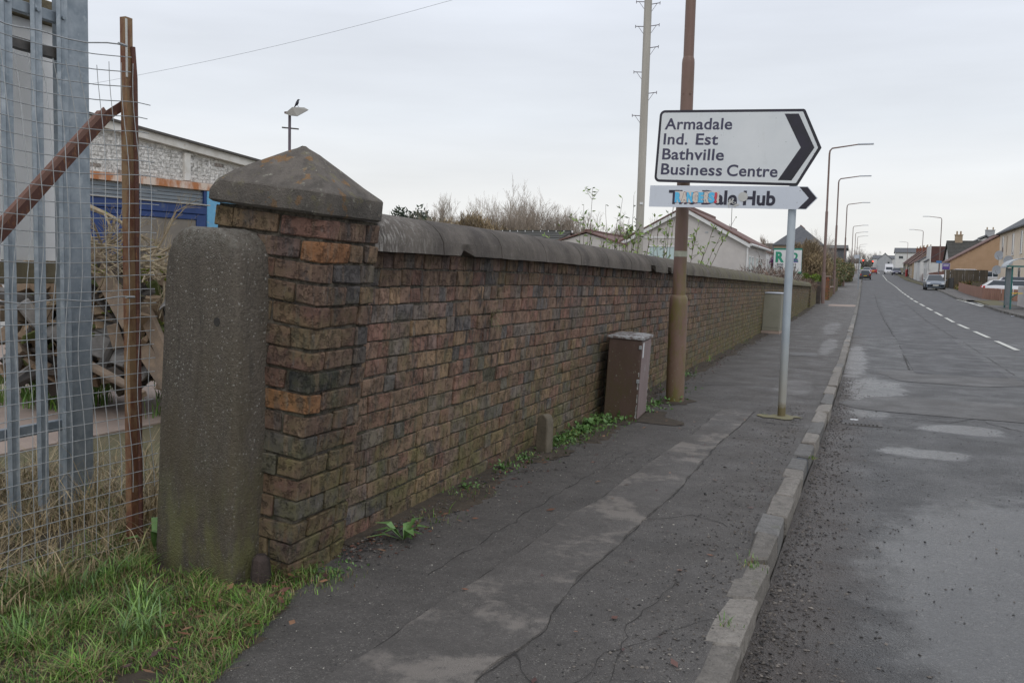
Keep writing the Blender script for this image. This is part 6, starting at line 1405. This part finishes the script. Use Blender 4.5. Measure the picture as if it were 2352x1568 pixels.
for i in range(2600):
    y = 3.9+random.random()**.8*42; x = -2.30+abs(random.gauss(0, .05))
    if noise.noise(Vector((y*.9, 3, 3))) > .05: pts.append((x, y, 0))
blades('grass', 'thin line of grass along the foot of the long wall', pts, (.03, .09), .008, GR, .8)
def weed(label, x, y, n, l, w, cols, up=.5, z=0, parent=None):
    t = thing('weed', label, 'weed', (x, y, z), group='weeds at the foot of the wall'); b = MB()
    for i in range(n):
        a = 2*math.pi*i/n+R(-.4, .4); d = Vector((math.cos(a), math.sin(a), R(.2, up*2))).normalized(); ll = l*R(.6, 1.2); s_ = Vector((-math.sin(a), math.cos(a), 0))*w*R(.6, 1.2); c = random.choice(cols); m1 = d*ll*.5; m1.z += ll*.08; e = d*ll; e.z = max(.006, e.z*.55)
        b.add([(0, 0, .003), m1-s_/2, m1+Vector((0, 0, -.004)), m1+s_/2, e], [(0, 1, 2), (0, 2, 3), (1, 4, 2), (2, 4, 3)], c)
    b.build('leaf_rosette', M['foliage'], t); return t
WC = [(.10, .20, .05), (.14, .26, .08), (.08, .16, .04)]
weed('dandelion rosette beside the brick pillar foot', -2.10, 4.02, 12, .19, .045, WC, .5)
weed('broad dock leaf standing between rusty post and concrete post', -3.03, 3.30, 3, .28, .05, WC, 3)
for i, (x, y, k, lb) in enumerate(((-2.14, 3.45, .06, 'small clover weed at the pillar corner'), (-2.26, 5.15, .08, 'small weed midway between pillar and marker post'), (-2.25, 5.75, .09, 'bright weed before the marker post'), (-2.24, 6.15, .08, 'low weed touching the marker post'), (-2.2, 6.9, .12, 'leafy weed just past the marker post'), (-2.15, 7.4, .13, 'leafy weed halfway to the brown cabinet'), (-2.2, 7.75, .16, 'tall weed in front of the brown cabinet'), (-2.1, 8.05, .13, 'weed cluster at the brown cabinet corner'), (-1.98, 8.95, .12, 'weed between brown cabinet and lamp column'), (-1.96, 9.45, .13, 'weed hugging the lamp column base'), (-1.98, 10.6, .12, 'green weed just behind the lamp column'), (-2.2, 12.4, .1, 'small weed further along the wall foot'))):
    for j in range(1):
        t = weed(lb, x, y, 10, k, k*.32, WC, 1.2); b = MB()
        for q in range(46):
            p = Vector((random.gauss(0, k*.8), random.gauss(0, k*1.3), R(.0, k*.6))); d = (rv()+Vector((0, 0, .4))).normalized(); quadleaf(b, p, d, rv(), k*.33, k*.16, random.choice(WC))
        b.build('leaflets', M['foliage'], t)['kind'] = 'stuff'
pts = []
while len(pts) < 1500:
    y = random.gauss(7.7, .65); x = -2.28+abs(random.gauss(0, .10)); pts.append((x, y, .01))
blades('weed_carpet', 'low green weeds carpeting the ground between marker post and cabinet', pts, (.02, .07), .012, WC+[(.16, .20, .04)], 1.4, cat='weeds')
t = thing('grass_tuft', 'dry grass tuft growing out of the brick wall joint', 'grass tuft', (-2.255, 5.50, 1.06)); b = MB()
for i in range(60):
    a = R(-1.4, 1.4); l = R(.05, .15); d = Vector((abs(math.cos(a))*.5, math.sin(a)*.6, R(-.7, .9))).normalized(); p1_ = d*l*.6; p2_ = d*l+Vector((0, 0, -l*.45)); s_ = Vector((0, .0018, .0)); b.add([-s_, s_, p1_+s_, p2_, p1_-s_], [(0, 1, 2, 4), (4, 2, 3)], random.choice([(.28, .2, .12), (.2, .17, .08), (.12, .15, .04)]))
b.build('blade_cluster', M['foliage'], t)
def pebbles(name, label, gen, n, sr, cols):
    b = MB()
    for i in range(n):
        x, y, z = gen(); s_ = R(*sr)*(R(.5, 1)**1.5+.3); q = Matrix.Translation((x, y, z+s_*.2))@Matrix.Rotation(R(0, 6.28), 4, 'Z')@Matrix.Rotation(R(-.5, .5), 4, 'X')
        c = random.choice(cols); k = R(.7, 1.3); b_ = (s_*R(.7, 1.2), s_*R(.5, 1), s_*R(.3, .6))
        vs = [q@Vector(v) for v in ((b_[0], 0, 0), (0, b_[1], 0), (-b_[0], 0, 0), (0, -b_[1], 0), (b_[0]*.2, b_[1]*.1, b_[2]), (0, 0, -b_[2]))]
        b.add(vs, [(0, 1, 4), (1, 2, 4), (2, 3, 4), (3, 0, 4), (1, 0, 5), (2, 1, 5), (3, 2, 5), (0, 3, 5)], tuple(v*k for v in c))
    return tag(b.build(name, M['stone']), label, 'gravel', kind='stuff')
SC = [(.05, .047, .045), (.08, .072, .065), (.12, .105, .09), (.035, .033, .032), (.17, .15, .13)]
def g1():
    y = 2.6+random.random()**1.5*12; x = kx(y)+.02+abs(random.gauss(0, .12 if random.random() < .75 else .3)); return x, y, rz(x, y)
pebbles('gutter_gravel', 'dark grit gathered in the road gutter along the kerb', g1, 4200, (.003, .011), SC)
def g2():
    y = 3.6+random.random()**1.3*22; x = -2.28+abs(random.gauss(0, .13)); return x, y, pz(x, y)+(.012 if x < -2.15 else 0)
pebbles('path_gravel', 'loose stones along the foot of the brick wall', g2, 4200, (.004, .014), SC+[(.14, .06, .04)])
def g3():
    y = 2.2+random.random()**1.2*9; x = R(-2.1, -.45); return x, y, pz(x, y)
pebbles('pavement_grit', 'fine pale grit scattered over the pavement', g3, 3800, (.0025, .006), SC+[(.42, .40, .35), (.3, .28, .25)])
def g4():
    y = 2.2+random.random()**1.2*8; x = -.48-abs(random.gauss(0, .2)); return x, y, pz(x, y)
pebbles('pavement_grit', 'coarse crumbled tarmac beside the kerb stones', g4, 1500, (.004, .010), SC)
def g5():
    y = 3+random.random()*10; x = R(0, 2.6); return x, y, rz(x, y)
pebbles('road_grit', 'scattered grit on the worn road surface', g5, 1500, (.003, .008), SC)
b = MB()
for i in range(260):
    r = random.random()
    if r < .4: x, y = random.gauss(-2.2, .12), random.gauss(2.7, .5); z = .04
    elif r < .8: y = 3.5+random.random()*6; x = -2.25+abs(random.gauss(0, .12)); z = .004
    else: x, y = R(-2, -.5), R(2.6, 9); z = .004
    a = R(0, 6.3); l = R(.012, .03); w = l*R(.4, .6); u_, v_ = Vector((math.cos(a), math.sin(a), R(-.1, .3)))*l, Vector((-math.sin(a), math.cos(a), R(0, .3)))*w; p = Vector((x, y, z+.006))
    b.add([p-u_, p-v_*.9, p+u_, p+v_], [(0, 1, 2, 3)], random.choice([(.20, .09, .05), (.13, .06, .045), (.26, .14, .08), (.08, .04, .035)]))
tag(b.build('fallen_leaves', M['foliage']), 'brown fallen leaves on the verge and pavement edge', 'leaves', kind='stuff')
# litter
o = MB().tube([(0, 0, 0), (.0, .0, .09), (0, 0, .11)], [.032, .04, .034], 10).build('drinks_can', M['lightgrey'], loc=(-3.02, 3.42, .24), rot=(1.3, .3, .5)); tag(o, 'crumpled white cup lying in dry grass beside the concrete post', 'litter')
o = MB().cbox(-.04, .04, -.025, .025, 0, .008, .002).build('paper_scrap', M['signwhite'], loc=(-.03, 10.1, rz(0, 10.1)+.004)); tag(o, 'white paper scrap in the gutter near the drain cover', 'litter')
b = MB(); b.cbox(-.07, .07, -.05, .05, 0, .03, .01, None, .015); o = b.build('crisp_packet', M['lightgrey'], loc=(5.9, 43.4, G(43)-.09)); tag(o, 'silver crisp packet at the far kerb', 'litter')
